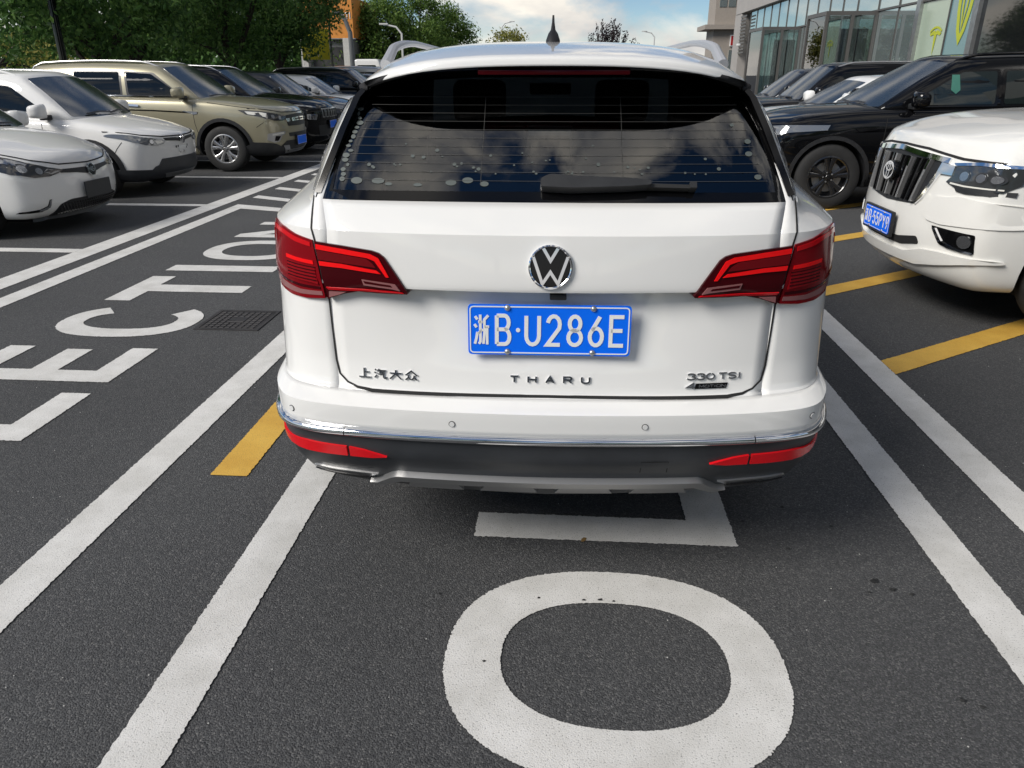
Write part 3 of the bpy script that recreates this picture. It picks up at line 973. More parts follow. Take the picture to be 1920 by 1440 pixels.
# tail lamps: outer block on the body, inner block on the tailgate
def hl(name, poly, m, par, off, thick, step):
    return patch(name, poly, HBL, 'R', m, par, off, thick, step)
lo = [(0.646, 1.084), (0.700, 1.094), (0.742, 1.106), (0.792, 1.112), (0.823, 1.10), (0.830, 1.05), (0.832, .98), (0.829, .935), (0.792, .922), (0.735, .916), (0.680, .917), (0.622, .924), (0.626, .96), (0.634, 1.015)]
li = [(0.638, 1.082), (0.560, 1.076), (0.475, 1.067), (0.455, 1.061), (0.441, 1.051), (0.405, .998), (0.379, .957), (0.382, .953), (0.470, .952), (0.520, .953), (0.560, .944), (0.612, .924), (0.618, .96), (0.626, 1.015)]
for s in (1, -1):
    M2 = lambda P: [(s * a, b) for a, b in P]
    lamp = hl('tail_lamp', M2(lo), lamp_red, hero, .005, .03, .02)
    hl('lamp_bar', M2([(0.652, 1.078), (0.700, 1.087), (0.742, 1.098), (0.792, 1.102), (0.817, 1.092), (0.821, 1.05), (0.814, 1.05), (0.809, 1.082), (0.784, 1.090), (0.742, 1.086), (0.700, 1.074), (0.652, 1.066)]), pm('lamp_glow_red', (0.550, .005, .01), .15, spec=.3), lamp, .0066, .004, .02)
    hl('lamp_bar', M2([(0.648, 1.028), (0.700, 1.031), (0.739, 1.034), (0.739, 1.024), (0.700, 1.021), (0.646, 1.018)]), lamp_bright, lamp, .0070, .004, .02)
    hl('lamp_panel', M2([(0.644, 1.012), (0.739, 1.018), (0.737, .972), (0.638, .966)]), pm('lamp_mid_red', (.26, .004, .008), .2, spec=.25), lamp, .0062, .003, .02)
    for q in range(5):
        z = .972 + q * .009
        hl('lamp_rib', M2([(0.642, z), (0.737, z + .004), (0.737, z + .0075), (0.642, z + .0035)]), lamp_dark, lamp, .0072, .003, .03)
    hl('lamp_bar', M2([(0.634, .957), (0.700, .957), (0.813, .966), (0.813, .957), (0.700, .948), (0.632, .948)]), lamp_dark, lamp, .0066, .003, .02)
    hl('reverse_lens', M2([(0.630, .943), (0.700, .940), (0.821, .955), (0.822, .944), (0.770, .930), (0.700, .927), (0.628, .932)]), lamp_grey, lamp, .0066, .003, .02)
    lamp = hl('tail_lamp', M2(li), lamp_dark, HG, .008, .05, .02)
    hl('lamp_bar', M2([(0.632, 1.075), (0.560, 1.068), (0.478, 1.058), (0.455, 1.048), (0.438, 1.018), (0.428, .998), (0.436, .998), (0.466, 1.040), (0.486, 1.047), (0.560, 1.055), (0.632, 1.062)]), lamp_bright, lamp, .0115, .003, .02)
    hl('lamp_panel', M2([(0.631, 1.060), (0.560, 1.053), (0.488, 1.045), (0.472, 1.033), (0.463, 1.022), (0.560, 1.030), (0.628, 1.034)]), pm('lamp_mid_red2', (.14, .003, .006), .2, spec=.25), lamp, .0113, .003, .02)
    hl('lamp_bar', M2([(0.626, 1.030), (0.560, 1.027), (0.462, 1.015), (0.450, 1.006), (0.560, 1.016), (0.624, 1.018)]), lamp_bright, lamp, .0117, .003, .02)
    hl('reverse_lens', M2([(0.505, .989), (0.412, .981), (0.399, .966), (0.500, .974)]), lamp_grey, lamp, .0114, .003, .02)
    hl('reverse_lens', M2([(0.500, .985), (0.425, .978), (0.420, .973), (0.496, .979)]), lamp_dark, lamp, .0122, .003, .02)
    hl('lamp_bar', M2([(0.612, .964), (0.500, .966), (0.396, .962), (0.390, .957), (0.500, .958), (0.606, .954)]), pm('lamp_glow_red', (0.420, .006, .01)), lamp, .0114, .003, .02)
    hl('reverse_lens', M2([(0.605, .947), (0.555, .949), (0.575, .94), (0.606, .930)]), lamp_grey, lamp, .0114, .003, .02)

# emblem on the tailgate
eh, en = cast(HB, 'R', 0.0, 1.036)
yb = (cast(HB, 'R', 0, 1.08)[0] - cast(HB, 'R', 0, 1.0)[0]).normalized()
EM = Matrix.Translation(eh) @ Matrix((Vector((1, 0, 0)), yb, en)).transposed().to_4x4()
ef = lambda a, b, t: EM @ Vector((a, b, t))
em = MB().lathe([(0, .006), (.05, .006), (.052, .004), (.052, -.002)], 'Z', 48, EM).build('emblem', gloss_black, HG)
rg = MB().lathe([(.0515, .0), (.0518, .009), (.0545, .0105), (.0575, .008), (.058, -.003)], 'Z', 48, EM)
rg.build('emblem_ring', chrome, em)
ch = MB()
for pl in ([(-.0190, .0485), (0, .0165), (.0190, .0485)], [(-.0450, .0265), (-.0205, -.0435), (0, -.0125), (.0205, -.0435), (.0450, .0265)]):
    ribbon(ch, pl, .0080, .0088, ef)
ch.build('emblem_letters', chrome, em)

# number plate
pc = Vector((0.0, -.022, .859))
PMt = Matrix.Translation(pc) @ Matrix.Rotation(R(86), 4, 'X')
plate(hero, PMt, '\u6d59BU286E')
# small camera above the plate
MB().rbox((.000, -.022, .942), (.045, .01, .957), .004).build('reversing_camera', plastic, HG)

# badges
def surf_f(dr='R'):
    def f(a, b, t):
        h, n = cast(HB, dr, a, b)
        return h + n * t
    return f
sf = surf_f()
for i, c in enumerate('THARU'): letters(c, sf, -.107 + i * .0493, .706, .026, .021, 0, .0046, .005).build('badge_letter', chrome, HG)
for i, c in enumerate('\u4e0a\u6c7d\u5927\u4f17'): letters(c, sf, -.540 + i * .0455, .700, .038, .030, 0, .0042, .005).build('badge_letter', chrome, HG)
for i, c in enumerate('330'): letters(c, sf, .384 + i * .0265, .714, .026, .020, 0, .0042, .005).build('badge_letter', chrome, HG)
for i, c in enumerate('TSI'): letters(c, sf, .472 + i * .027, .714, .026 if c != 'I' else .012, .020, 0, .0042, .005).build('badge_letter', chrome, HG)
bd = hp('badge', [(.408, .689), (.497, .689), (.501, .704), (.412, .704)], gloss_black, HG, .003, .005, .03)
letters('MOTION', lambda a, b, t: sf(a, b, t + .003), .419, .692, .010, .009, .0, .0022, .002, widths=[.015, .015, .012, .006, .015, .013]).build('badge_lettering', chrome, bd)
letters('4', lambda a, b, t: sf(a, b, t), .382, .688, .028, .019, .03, .0045, .006).build('badge', chrome, HG)

# rear wiper
wp = hp('rear_wiper', rnd([(-.028, 1.208), (.05, 1.205), (.20, 1.209), (.258, 1.213), (.258, 1.223), (.2, 1.228), (.05, 1.233), (-.005, 1.237), (-.030, 1.226)], .010), plastic, hero, .036, .03, .03)
hp('wiper_blade', [(.250, 1.212), (.372, 1.209), (.372, 1.217), (.250, 1.221)], pm('wiper_rubber', (.015, .015, .015), .6), wp, .024, .018, .04)
hp('wiper_tip', [(.36, 1.209), (.378, 1.209), (.378, 1.222), (.36, 1.222)], plastic, wp, .028, .024, .04)

# bumper trim: chrome strip in three lengths, reflectors, exhaust trims, skid plate, sensors
prof_c = [(-.012, .5800), (.006, .5785), (.012, .5740), (.0145, .5680), (.0140, .5610), (.0100, .5565), (-.012, .5550)]
for a, b in ((-.835, -.572), (-.569, .569), (.572, .835)):
    n = 40
    vs, fs = [], []
    for i in range(n + 1):
        x = a + (b - a) * i / n
        h, nn = cast(HB, 'R', x, .566)
        nn = Vector((nn.x, nn.y, 0)).normalized()
        vs += [Vector((h.x, h.y, 0)) + nn * o_ + Vector((0, 0, z_)) for o_, z_ in prof_c]
    m_ = len(prof_c)
    for i in range(n):
        for j in range(m_ - 1): fs.append((i * m_ + j, i * m_ + j + 1, (i + 1) * m_ + j + 1, (i + 1) * m_ + j))
    fs += [tuple(range(m_)), tuple(n * m_ + j for j in range(m_ - 1, -1, -1))]
    MB().add(vs, fs).build('chrome_strip', chrome, hero, 60)
for s in (1, -1):
    M2 = lambda P: [(s * a, b) for a, b in P]
    hp('rear_reflector', M2([(.572, .517), (.70, .519), (.78, .514), (.822, .505), (.822, .493), (.78, .486), (.70, .483), (.572, .486)]), reflector_red, hero, .007, .015, .03)
    hp('rear_reflector', M2([(.564, .517), (.52, .511), (.455, .493), (.50, .486), (.564, .486)]), reflector_red, hero, .007, .015, .03)
    ex = hp('exhaust_trim', M2([(.500, .401), (.60, .404), (.70, .402), (.712, .394), (.69, .386), (.60, .381), (.53, .381)]), satin, hero, .006, .03, .03)
    hp('exhaust_slot', M2([(.528, .390), (.60, .391), (.705, .389), (.69, .385), (.60, .383), (.54, .384)]), gloss_black, ex, .012, .004, .03)
    seam('bumper_gap', M2([(.862, .60), (.872, .652)]), HB, 'R', hero, .004)
sk = hp('skid_plate', [(-.53, .372), (-.505, .374), (-.455, .415), (-.435, .424), (.435, .424), (.455, .415), (.505, .374), (.53, .372), (.49, .358), (.43, .394), (-.43, .394), (-.49, .358)], satin, hero, .020, .05, .06)
hp('skid_insert', [(-.43, .392), (.43, .392), (.47, .36), (-.47, .36)], pm('skid_dark', (.10, .10, .10), .5), sk, .006, .02, .06)
for a in (-.40, -.18, .04, .26):
    hp('skid_tab', [(a, .390), (a + .14, .390), (a + .155, .358), (a - .015, .358)], satin, sk, .016, .03, .06)
sat = pm('sensor_white', (.74, .74, .73), .4, coat=.5)
for x, z in ((-.735, .612), (-.262, .612), (.265, .614), (.742, .616)):
    sn = hp('parking_sensor', ell(x, z, .0092, .0092, 20), seam_mat, hero, .0012, .003, .02)
    hp('sensor_disc', ell(x, z, .0074, .0074, 20), sat, sn, .003, .004, .02)
seam('tow_cover_gap', [(.265, .455), (.265, .50), (.34, .50), (.34, .455)], HB, 'R', hero, .0025)

# roof rails and fin aerial
def lerp_tab(tab, x):
    for (a, p), (b, q) in zip(tab, tab[1:]):
        if x <= b: return p + (q - p) * (x - a) / (b - a)
    return tab[-1][1]
for s in (1, -1):
    pts, rr = [], []
    for k in range(33):
        u_ = k / 32
        y = .70 + 1.71 * u_
        zt = lerp_tab([(.66, 1.51), (.74, 1.545), (.80, 1.578), (.88, 1.592), (.99, 1.601), (1.2, 1.608), (1.9, 1.606), (2.2, 1.60), (2.34, 1.56), (2.41, 1.50)], y)
        x = lerp_tab([(.66, .552), (.95, .530), (2.41, .53)], y)
        pts.append((s * x, y, zt))
        rr.append(lerp_tab([(.66, .020), (.86, .014), (1.1, .011), (2.2, .011), (2.41, .018)], y))
    MB().tube(pts, rr, 10).build('roof_rail', pm('rail_silver', (.55, .56, .58), .38, metal=.5), hero)
h, n = cast(HB, 'T', -.0, .80)
fin = MB()
prof = [(-.055, -.006, .024), (-.05, .004, .023), (-.035, .024, .016), (-.02, .036, .008), (-.004, .06, .0045), (.004, .082, .0032)]
ring = []
for (yy, zz, hw) in prof:
    ring.append([(hw * math.cos(a), yy * 1.0 + (.075 - .02) * (1 - zz / .09) * .5 * math.sin(a) + .03, zz) for a in [2 * math.pi * q / 14 for q in range(14)]])
vs = [p for r in ring for p in r]; fs = []
for i in range(len(ring) - 1):
    for q in range(14): fs.append((i * 14 + q, i * 14 + (q + 1) % 14, i * 14 + 14 + (q + 1) % 14, i * 14 + 14 + q))
fs.append(tuple((len(ring) - 1) * 14 + q for q in range(14)))
fo = fin.add(vs, fs).build('fin_aerial', pm('fin_black', (.01, .01, .011), .45), hero)
fo.location = h

# side windows, mirrors, wheels, cabin
for dr in ('R',):
    pass
def hside(name, poly, m, off=.004, thick=.012):
    for s in (1, -1):
        vs = []
        me = None
        bm = bmesh.new()
        f = bm.faces.new([bm.verts.new((a, b, 0)) for a, b in poly])
        ys = [p[0] for p in poly]
        for j in range(1, 10):
            c = min(ys) + (max(ys) - min(ys)) * j / 10
            bmesh.ops.bisect_plane(bm, geom=bm.verts[:] + bm.edges[:] + bm.faces[:], plane_co=(c, 0, 0), plane_no=(1, 0, 0), dist=1e-6)
        for j in range(1, 4):
            c = 1.15 + .1 * j
            bmesh.ops.bisect_plane(bm, geom=bm.verts[:] + bm.edges[:] + bm.faces[:], plane_co=(0, c, 0), plane_no=(0, 1, 0), dist=1e-6)
        for v in bm.verts:
            hh = HB.ray_cast(Vector((s * 4, v.co.x, v.co.y)), Vector((-s, 0, 0)))
            v.co = hh[0] + hh[1] * (off if hh[1].x * s > 0 else -off)
        me = bpy.data.meshes.new(name); bm.to_mesh(me); bm.free()
        for p in me.polygons:
            if p.normal.x * s < 0: p.flip()
        obj(name, finish(me, 60), m, hero)
for po in ([(.62, 1.22), (1.0, 1.20), (.98, 1.42), (.86, 1.42)], [(1.05, 1.20), (1.85, 1.18), (1.85, 1.44), (1.04, 1.43)], [(1.92, 1.18), (2.80, 1.16), (2.40, 1.44), (1.92, 1.445)]):
    hside('side_window', rnd(po, .03), dark_glass)
for s in (1, -1):
    mb = MB().rbox((-.11, -.06, -.07), (.11, .06, .08), .05, 3)
    mo = mb.build('wing_mirror', white_paint, hero); mo.location = (s * 1.0, 2.72, 1.15)
    mb = MB().rbox((-.08, -.005, -.05), (.08, .005, .055), .02, 2)
    q = mb.build('mirror_glass', chrome, mo); q.location = (0, -.062, 0)
    MB().box((-.05 - s * .09, -.02, -.06), (.05 - s * .09, .02, -.02)).build('mirror_stalk', plastic, mo)
    for yy in (1.02, 3.55):
        w_ = add_wheel(hero, s * .78, yy, .335, 'five_twin', 1)
        w_.rotation_euler = (0, 0, R(90) if s > 0 else R(-90))
seatm = pm('dark_seat_cloth', (.018, .018, .02), .85)
MB().box((-.68, .45, .60), (.68, 3.2, .66)).build('cabin_floor', inner_mat, hero)
MB().box((-.58, .25, .66), (.58, .95, 1.06)).build('parcel_shelf', inner_mat, hero)
for x in (-.36, .36):
    st = MB().rbox((x - .25, 2.02, .75), (x + .25, 2.18, 1.28), .06, 3, Matrix.Identity(4)).build('front_seat', seatm, hero)
    MB().rbox((x - .135, 2.06, 1.27), (x + .135, 2.17, 1.475), .05, 3).build('headrest', seatm, st)
for x in (-.42, 0, .42):
    pass
MB().rbox((-.66, 1.02, .75), (.66, 1.16, 1.18), .05, 3).build('rear_seat', seatm, hero)
MB().rbox((-.75, 2.75, .8), (.75, 3.12, 1.17), .05, 2).build('dashboard', inner_mat, hero)
MB().rbox((-.115, 2.50, 1.395), (.115, 2.53, 1.455), .012, 2).build('inside_mirror', inner_mat, hero)

# LAMPFIX

# ------------------------------------------------------------------ builder for the other cars (local: x forward, nose at 0, y left, z up)
def lerp_t(tab, x):
    tab = sorted(tab)
    if x <= tab[0][0]: return tab[0][1]
    for (a, p), (b, q) in zip(tab, tab[1:]):
        if x <= b: return p + (q - p) * (x - a) / (b - a)
    return tab[-1][1]

def lattice(n, k, cs, pos, crease):
    M = len(cs)
    idx, vs, fs = {}, [], []
    for i in range(n):
        for m in range(M):
            for q in range(k):
                if i in (0, n - 1) or m in (0, M - 1) or q in (0, k - 1):
                    idx[(i, m, q)] = len(vs); vs.append(pos(i, m, q))
    def quad(a, b, c, d): fs.append((idx[a], idx[b], idx[c], idx[d]))
    for i in range(n - 1):
        for m in range(M - 1):
            quad((i, m, k - 1), (i + 1, m, k - 1), (i + 1, m + 1, k - 1), (i, m + 1, k - 1))
            quad((i, m, 0), (i, m + 1, 0), (i + 1, m + 1, 0), (i + 1, m, 0))
        for q in range(k - 1):
            quad((i, 0, q), (i + 1, 0, q), (i + 1, 0, q + 1), (i, 0, q + 1))
            quad((i, M - 1, q), (i, M - 1, q + 1), (i + 1, M - 1, q + 1), (i + 1, M - 1, q))
    for m in range(M - 1):
        for q in range(k - 1):
            quad((0, m, q), (0, m, q + 1), (0, m + 1, q + 1), (0, m + 1, q))
            quad((n - 1, m, q), (n - 1, m + 1, q), (n - 1, m + 1, q + 1), (n - 1, m, q + 1))
    me = bpy.data.meshes.new('cage'); me.from_pydata(vs, [], fs)
    bm = bmesh.new(); bm.from_mesh(me); bmesh.ops.recalc_face_normals(bm, faces=bm.faces); bm.to_mesh(me); bm.free()
    inv = {v: c for c, v in idx.items()}
    pr = {}
    for e in me.edges:
        c = crease(inv[e.vertices[0]], inv[e.vertices[1]])
        if c: pr[(min(e.vertices), max(e.vertices))] = c
    crease_edges(me, pr)
    return me

def gcar(name, label, cat, loc, rz, s, group=None):
    root = empty(name, loc, rz)
    tag(root, label, cat, group)
    L, W, clr = s['L'], s['W'], s.get('clr', .22)
    hw = W / 2
    paint = s['paint']
    bow, rbow = s.get('bow', .16), .08
    xs = s.get('xs') or [-L + rbow, -L + .2, -L + .55, -L + 1.0, -L * .6, -L * .45, -1.9, -1.35, -.95, -.62, -.34, -bow]
    n = len(xs)
    lev = s.get('lev') or [(0, .90), (.13, .965), (.42, 1.0), (.70, 1.0), (.90, .972), (1.0, .90)]
    k = len(lev)
    nose = s.get('nose') or [-.12, -.02, 0, -.01, -.05, -.14]
    tail = s.get('tail') or [.10, .02, 0, 0, .03, .08]
    ftap = s.get('ftap') or [(-1.0, 1), (-.6, .985), (-.34, .955), (-.15, .88), (0, .8)]
    rtap = [(0, .82), (.1, .88), (.5, .97), (1.0, 1.0)]
    cs = [-1, -.72, -.38, 0, .38, .72, 1]
    crown = s.get('crown', .04)
    def pos(i, m, q):
        x = xs[i]
        zt = lerp_t(s['top'], x)
        fr, wf = lev[q]
        z = clr + (zt - clr) * fr
        wy = hw * wf * min(lerp_t(ftap, x), lerp_t(rtap, x + L))
        c = cs[m]
        xx = x
        if i == n - 1: xx += nose[q] + bow * (1 - abs(c) ** 2.2)
        elif i == n - 2: xx += nose[q] * .5
        if i == 0: xx += tail[q] - rbow * (1 - c * c)
        if q == k - 1: z += crown * (1 - c * c) * (1 if i < n - 1 else .5)
        if q == k - 1 and s.get('hoodrib') and i >= n - 5 and i < n - 1 and abs(c) == .72: z += s['hoodrib']
        return (xx, wy * c, z)
    cval = s.get('crease', {})
    def cre(a, b):
        if a[2] == b[2] and (a[2] in cval):
            on_side = (a[1] in (0, 6) and b[1] in (0, 6) and a[1] == b[1])
            on_front = a[0] == n - 1 and b[0] == n - 1
            if on_side or on_front: return cval[a[2]]
        return 0
    cage = lattice(n, k, cs, pos, cre)
    plain = subdiv_eval(cage.copy(), 3)
    bb = bvh_of(plain)
    xf, xr, rw = s['xf'], s['xr'], s['rw']
    ra = rw + s.get('gap', .05)
    cm = MB()
    for x in (xf, xr):
        for sd in (-1, 1):
            cm.lathe([(0.0005, sd * (hw - .34)), (ra, sd * (hw - .34)), (ra, sd * (hw + .3)), (.0005, sd * (hw + .3))], 'Y', 48, Matrix.Translation((x, 0, rw)), close=True)
    cme = cm.mesh('cut'); cme.materials.append(plastic)
    cage.materials.append(paint)
    bme = subdiv_eval(cage, 3, cme)
    if len(bme.materials) < 2: bme.materials.append(plastic)
    body = obj('body', finish(bme, 42), None, root)
    # cabin
    c = s['cab']
    fr = [0, .28, .62, .88, 1.0]
    wf = c.get('wf') or [.915, .885, .83, .755, .66]
    tl = [1, .93, .66, .36, .07, 0]
    zb, zr = c['zb'], c['zr']
    cbow = c.get('bow', .16)
    def cpos(i, m, q):
        t = tl[i]
        f = fr[q]
        x0 = c['bf'] + (c['tf'] - c['bf']) * f - cbow * (1 - f * .35); x1 = c['br'] + (c['tr'] - c['br']) * f ** 1.15 + .06
        x = x1 + (x0 - x1) * (1 - t) if False else x0 + (x1 - x0) * t
        zrl = zr - c.get('drop', .05) * (1 - math.sin(math.pi * min(1, max(0, .12 + .8 * t)))) if q >= 3 else 0
        z = zb + (zr - zb) * f
        if q >= 3: z = zb + (zrl - zb) * f
        wy = hw * wf[q] * (1 if 0 < i < 5 else .95) * (1 - .07 * max(0, t - .6))
        cc = cs[m]
        if i == 5: x += cbow * (1 - .35 * f) * (1 - abs(cc) ** 2.2)
        if i == 0: x -= .10 * (1 - cc * cc)
        if q == 4: z += .035 * (1 - cc * cc)
        return (x, wy * cc, z)
    cc = lattice(6, 5, cs, cpos, lambda a, b: .35 if (a[0] == b[0] == 5 and a[1] == b[1] and a[1] in (0, 6)) else 0)
    cbm = subdiv_eval(cc, 3)
    cb = bvh_of(cbm)
    cab = obj('cabin', finish(cbm, 50), c.get('mat', paint), root)
    # windscreen and rear screen
    zl, zh = zb + c.get('wl', .08), zr - .085
    wb, wt = hw * .80, hw * .635
    wsp = [(-wb, zl), (-wb * .5, zl - .012), (0, zl - .016), (wb * .5, zl - .012), (wb, zl), (wt, zh), (wt * .5, zh + .022), (0, zh + .028), (-wt * .5, zh + .022), (-wt, zh)]
    ws = patch('windscreen', rnd(wsp, .03, 3), cb, 'F', s.get('screen', screen_glass), root, .004, .012, .09)
    for a, b, zz in ((-.55, .02, .03), (-.05, .52, .03)):
        seam('wiper', [(a * hw, zl + .01), ((a + b) / 2 * hw, zl + zz), (b * hw * .95, zl + .02)], cb, 'F', root, .018, .02, .06, plastic)
    if s.get('rearscreen', True):
        patch('rear_screen', rnd([(-wb * .9, zl + .08), (wb * .9, zl + .08), (wt * .9, zh), (-wt * .9, zh)], .04, 3), cb, 'B', dark_glass, root, .004, .012, .12)
    for po in c['win']:
        for dr in ('L', 'R'):
            if 'trim' in c and dr == s['vis']:
                cx = sum(p[0] for p in po) / len(po); cz = sum(p[1] for p in po) / len(po)
                big = [(cx + (a - cx) * (1 + .035 / max(.05, abs(a - cx))), cz + (b - cz) * (1 + .022 / max(.05, abs(b - cz)))) for a, b in po]
                patch('window_frame', rnd(big, .03, 3), cb, dr, c['trim'], root, .003, .01, .12)
            patch('side_window', rnd(po, .03, 3), cb, dr, s.get('sideglass', dark_glass), root, .006, .01, .12)
    vd = s['vis']; vs_ = -1 if vd == 'R' else 1
    if s.get('belt_chrome'):
        a, b, z0, z1 = s['belt_chrome']
        seam('belt_trim', [(a, z0), (b, z1)], cb, vd, root, .016, .012, .1, chrome)
    for x in (xf, xr):
        for sd in (-1, 1):
            add_wheel(root, x, sd * (hw - .125), rw, s.get('rim', 'five_twin'), sd)
    # arch cladding on the visible side
    if s.get('clad'):
        cw = s['clad']
        for x in (xf, xr):
            a0, a1 = -14, 194
            po = ell(x, rw, ra + cw, ra + cw, 20, a0, a1) + ell(x, rw, ra - .004, ra - .004, 20, a0, a1)[::-1]
            po = [(max(a, -L + .1), max(b, clr + .03)) for a, b in po]
            patch('arch_cladding', po, bb, vd, plastic, root, .012, .02, .12)
        patch('sill_cladding', [(xf - ra - .0, clr + .02), (xf - ra - .0, clr + .17), (xr + ra, clr + .17), (xr + ra, clr + .02)], bb, vd, plastic, root, .012, .02, .15)
    for pl in s.get('seams', []):
        seam('panel_gap', pl, bb, vd, root, .008, .002, .05)
    for (x, z, m) in s.get('handles', []):
        hd = patch('door_handle', rnd([(x, z), (x + .2, z - .012), (x + .2, z + .018), (x, z + .03)], .012), bb, vd, m, root, .03, .035, .06)
    if s.get('mirror'):
        mx, mz, mm = s['mirror']
        for sd in (-1, 1):
            mo = empty('t', (0, 0, 0)); bpy.data.objects.remove(mo)
            mb = MB().rbox((-.055, -.12, -.085), (.075, .12, .085), .06, 3)
            for q, v in enumerate(mb.v): mb.v[q] = (v[0] - .05 * (abs(v[1]) / .12) ** 2, v[1], v[2] * (1 - .15 * (sd * v[1] / .12)))
            mo = mb.build('wing_mirror', mm, root); mo.location = (mx, sd * (hw + .07), mz)
            MB().rbox((-.03, -.10, -.03), (.04, .10, .03), .015, 2).build('mirror_stalk', plastic, mo).location = (0, -sd * .12, -.075)
    if s.get('rails'):
        x0, x1, mm = s['rails']
        for sd in (-1, 1):
            pts = []
            for q in range(17):
                t = q / 16
                x = x0 + (x1 - x0) * t
                h, nn = cast(cb, 'T', x, sd * hw * .63)
                pts.append(h + Vector((0, 0, .045 * min(1, math.sin(math.pi * t) * 3) - .012)))
            MB().tube(pts, .016, 8).build('roof_rail', mm, root)
    return root, bb, cb

def head_lamp(root, bb, poly, sides=(1, -1), m=None, proj=(), bar=None, barm=None):
    for sd in sides:
        P = [(sd * a, b) for a, b in poly]
        h = patch('headlamp', P, bb, 'F', m or lens, root, .008, .02, .04)
        for (y, z, r) in proj:
            q = patch('lamp_reflector', ell(sd * y, z, r, r, 16), bb, 'F', lens_dark, h, .010, .006, .03)
            patch('lamp_lens', ell(sd * y, z, r * .72, r * .72, 14), bb, 'F', lamp_chrome, h, .012, .006, .03)
        if bar: patch('lamp_strip', [(sd * a, b) for a, b in bar], bb, 'F', barm or lamp_white, h, .0105, .005, .04)

def front_plate(root, bb, z, text=None, y=0.0, off=.02, blank=None, scale=1):
    h, n = cast(bb, 'F', 0, z)
    M = Matrix.Translation((h.x + off, y, z)) @ Matrix((Vector((0, 1, 0)), Vector((0, 0, 1)), Vector((1, 0, 0)))).transposed().to_4x4()
    f = lambda a, b, t: M @ Vector((a, b, t))
    if blank is not None:
        MB().prism(rnd([(-.22, -.08), (.22, -.08), (.22, .08), (-.22, .08)], .01), .012, f).build('plate_holder', blank, root)
        return None
    MB().prism(rnd([(-.24, -.085), (.24, -.085), (.24, .082), (-.24, .082)], .01), -.02, f).build('plate_holder', plastic, root)
    return plate(root, M, text or '', dot=bool(text), screws=bool(text))

def frame_at(bb, z, y=0.0, off=.004):
    h, n = cast(bb, 'F', y, z)
    up = (cast(bb, 'F', y, z + .03)[0] - cast(bb, 'F', y, z - .03)[0]).normalized()
    nn = Vector((0, 1, 0)).cross(up).normalized()
    M = Matrix.Translation(h + nn * off) @ Matrix((Vector((0, 1, 0)), up, nn)).transposed().to_4x4()
    return M, (lambda a, b, t: M @ Vector((a, b, t)))

# ---------------------------------------------------------------- pearl white off-roader on the right
s = dict(L=4.84, W=1.885, clr=.24, paint=pearl_paint, bow=.20, vis='L', rim='five_twin', xf=-.95, xr=-3.74, rw=.385, crown=.05, hoodrib=.02,
         top=[(-4.84, 1.12), (-4, 1.18), (-1.6, 1.25), (-1.2, 1.25), (-.7, 1.22), (-.4, 1.18), (-.2, 1.12), (0, 1.07)],
         lev=[(0, .88), (.10, .94), (.36, .99), (.62, 1.0), (.86, .985), (1.0, .90)],
         nose=[-.14, -.03, .0, -.03, -.055, -.10], crease={4: .35, 5: .45},
         ftap=[(-1.0, 1), (-.6, .99), (-.34, .965), (-.2, .92), (0, .86)],
         cab=dict(bf=-1.35, tf=-2.05, br=-4.72, tr=-4.5, zb=1.20, zr=1.84, win=[[(-2.05, 1.27), (-2.95, 1.28), (-2.95, 1.67), (-2.35, 1.66)], [(-3.05, 1.28), (-3.85, 1.30), (-3.85, 1.67), (-3.05, 1.67)], [(-3.95, 1.30), (-4.5, 1.33), (-4.4, 1.64), (-3.95, 1.66)]]),
         seams=[[(-1.5, 1.1), (-1.5, .5), (-1.42, .3)]], handles=[(-2.75, 1.02, chrome)], mirror=(-1.75, 1.27, pearl_paint))
PR, pb_, pc_ = gcar('parked_car', 'pearl white off-roader with upright slatted grille parked on the right', 'car', (2.2, 5.45, 0), math.pi, s)
gp = [(-.50, 1.015), (-.25, 1.035), (0, 1.04), (.25, 1.035), (.50, 1.015), (.475, .93), (.40, .76), (.36, .725), (0, .705), (-.36, .725), (-.40, .76), (-.475, .93)]
gr = patch('grille', gp, pb_, 'F', plastic, PR, .006, .02, .06)
patch('grille_top_bar', [(-.545, 1.022), (0, 1.060), (.545, 1.022), (.545, .992), (.50, .996), (0, 1.030), (-.50, .996), (-.545, .992)], pb_, 'F', chrome, gr, .018, .03, .06)
for sd in (1, -1):
    patch('grille_side_bar', [(sd * a, b) for a, b in [(.49, .995), (.60, .985), (.60, .93), (.505, .93), (.42, .775), (.37, .725), (.36, .735), (.40, .785), (.475, .93)]], pb_, 'F', chrome, gr, .016, .03, .05)
for q in range(13):
    y = -.40 + q * .8 / 12
    yb_ = y * .84
    w_ = .009
    bright = q % 3 == 0
    patch('grille_slat', [(y - w_ * 1.2, 1.0), (y + w_ * 1.2, 1.0), (yb_ + w_, .735), (yb_ - w_, .735)], pb_, 'F', satin if bright else gloss_black, gr, .032 if bright else .024, .03, .06)
    if bright and q not in (6,): patch('slat_cap', [(y - w_ * .8, .998), (y + w_ * .8, .998), (y * .97 + w_ * .8, .94), (y * .97 - w_ * .8, .94)], pb_, 'F', chrome, gr, .036, .02, .06)
M, f = frame_at(pb_, .89, 0, .042)
em = MB().lathe([(0, .004), (.085, .004), (.09, -.03)], 'Z', 32, M @ Matrix.Diagonal((1, .78, 1, 1))).build('emblem', gloss_black, gr)
q = MB(); ribbon(q, ell(0, 0, .075, .054, 28) + [ell(0, 0, .075, .054, 28)[0]], .012, .012, f); q.build('emblem_ring', chrome, em)
q = MB(); ribbon(q, ell(0, .022, .048, .024, 24) + [ell(0, .022, .048, .024, 24)[0]], .009, .012, f); q.build('emblem_ring', chrome, em)
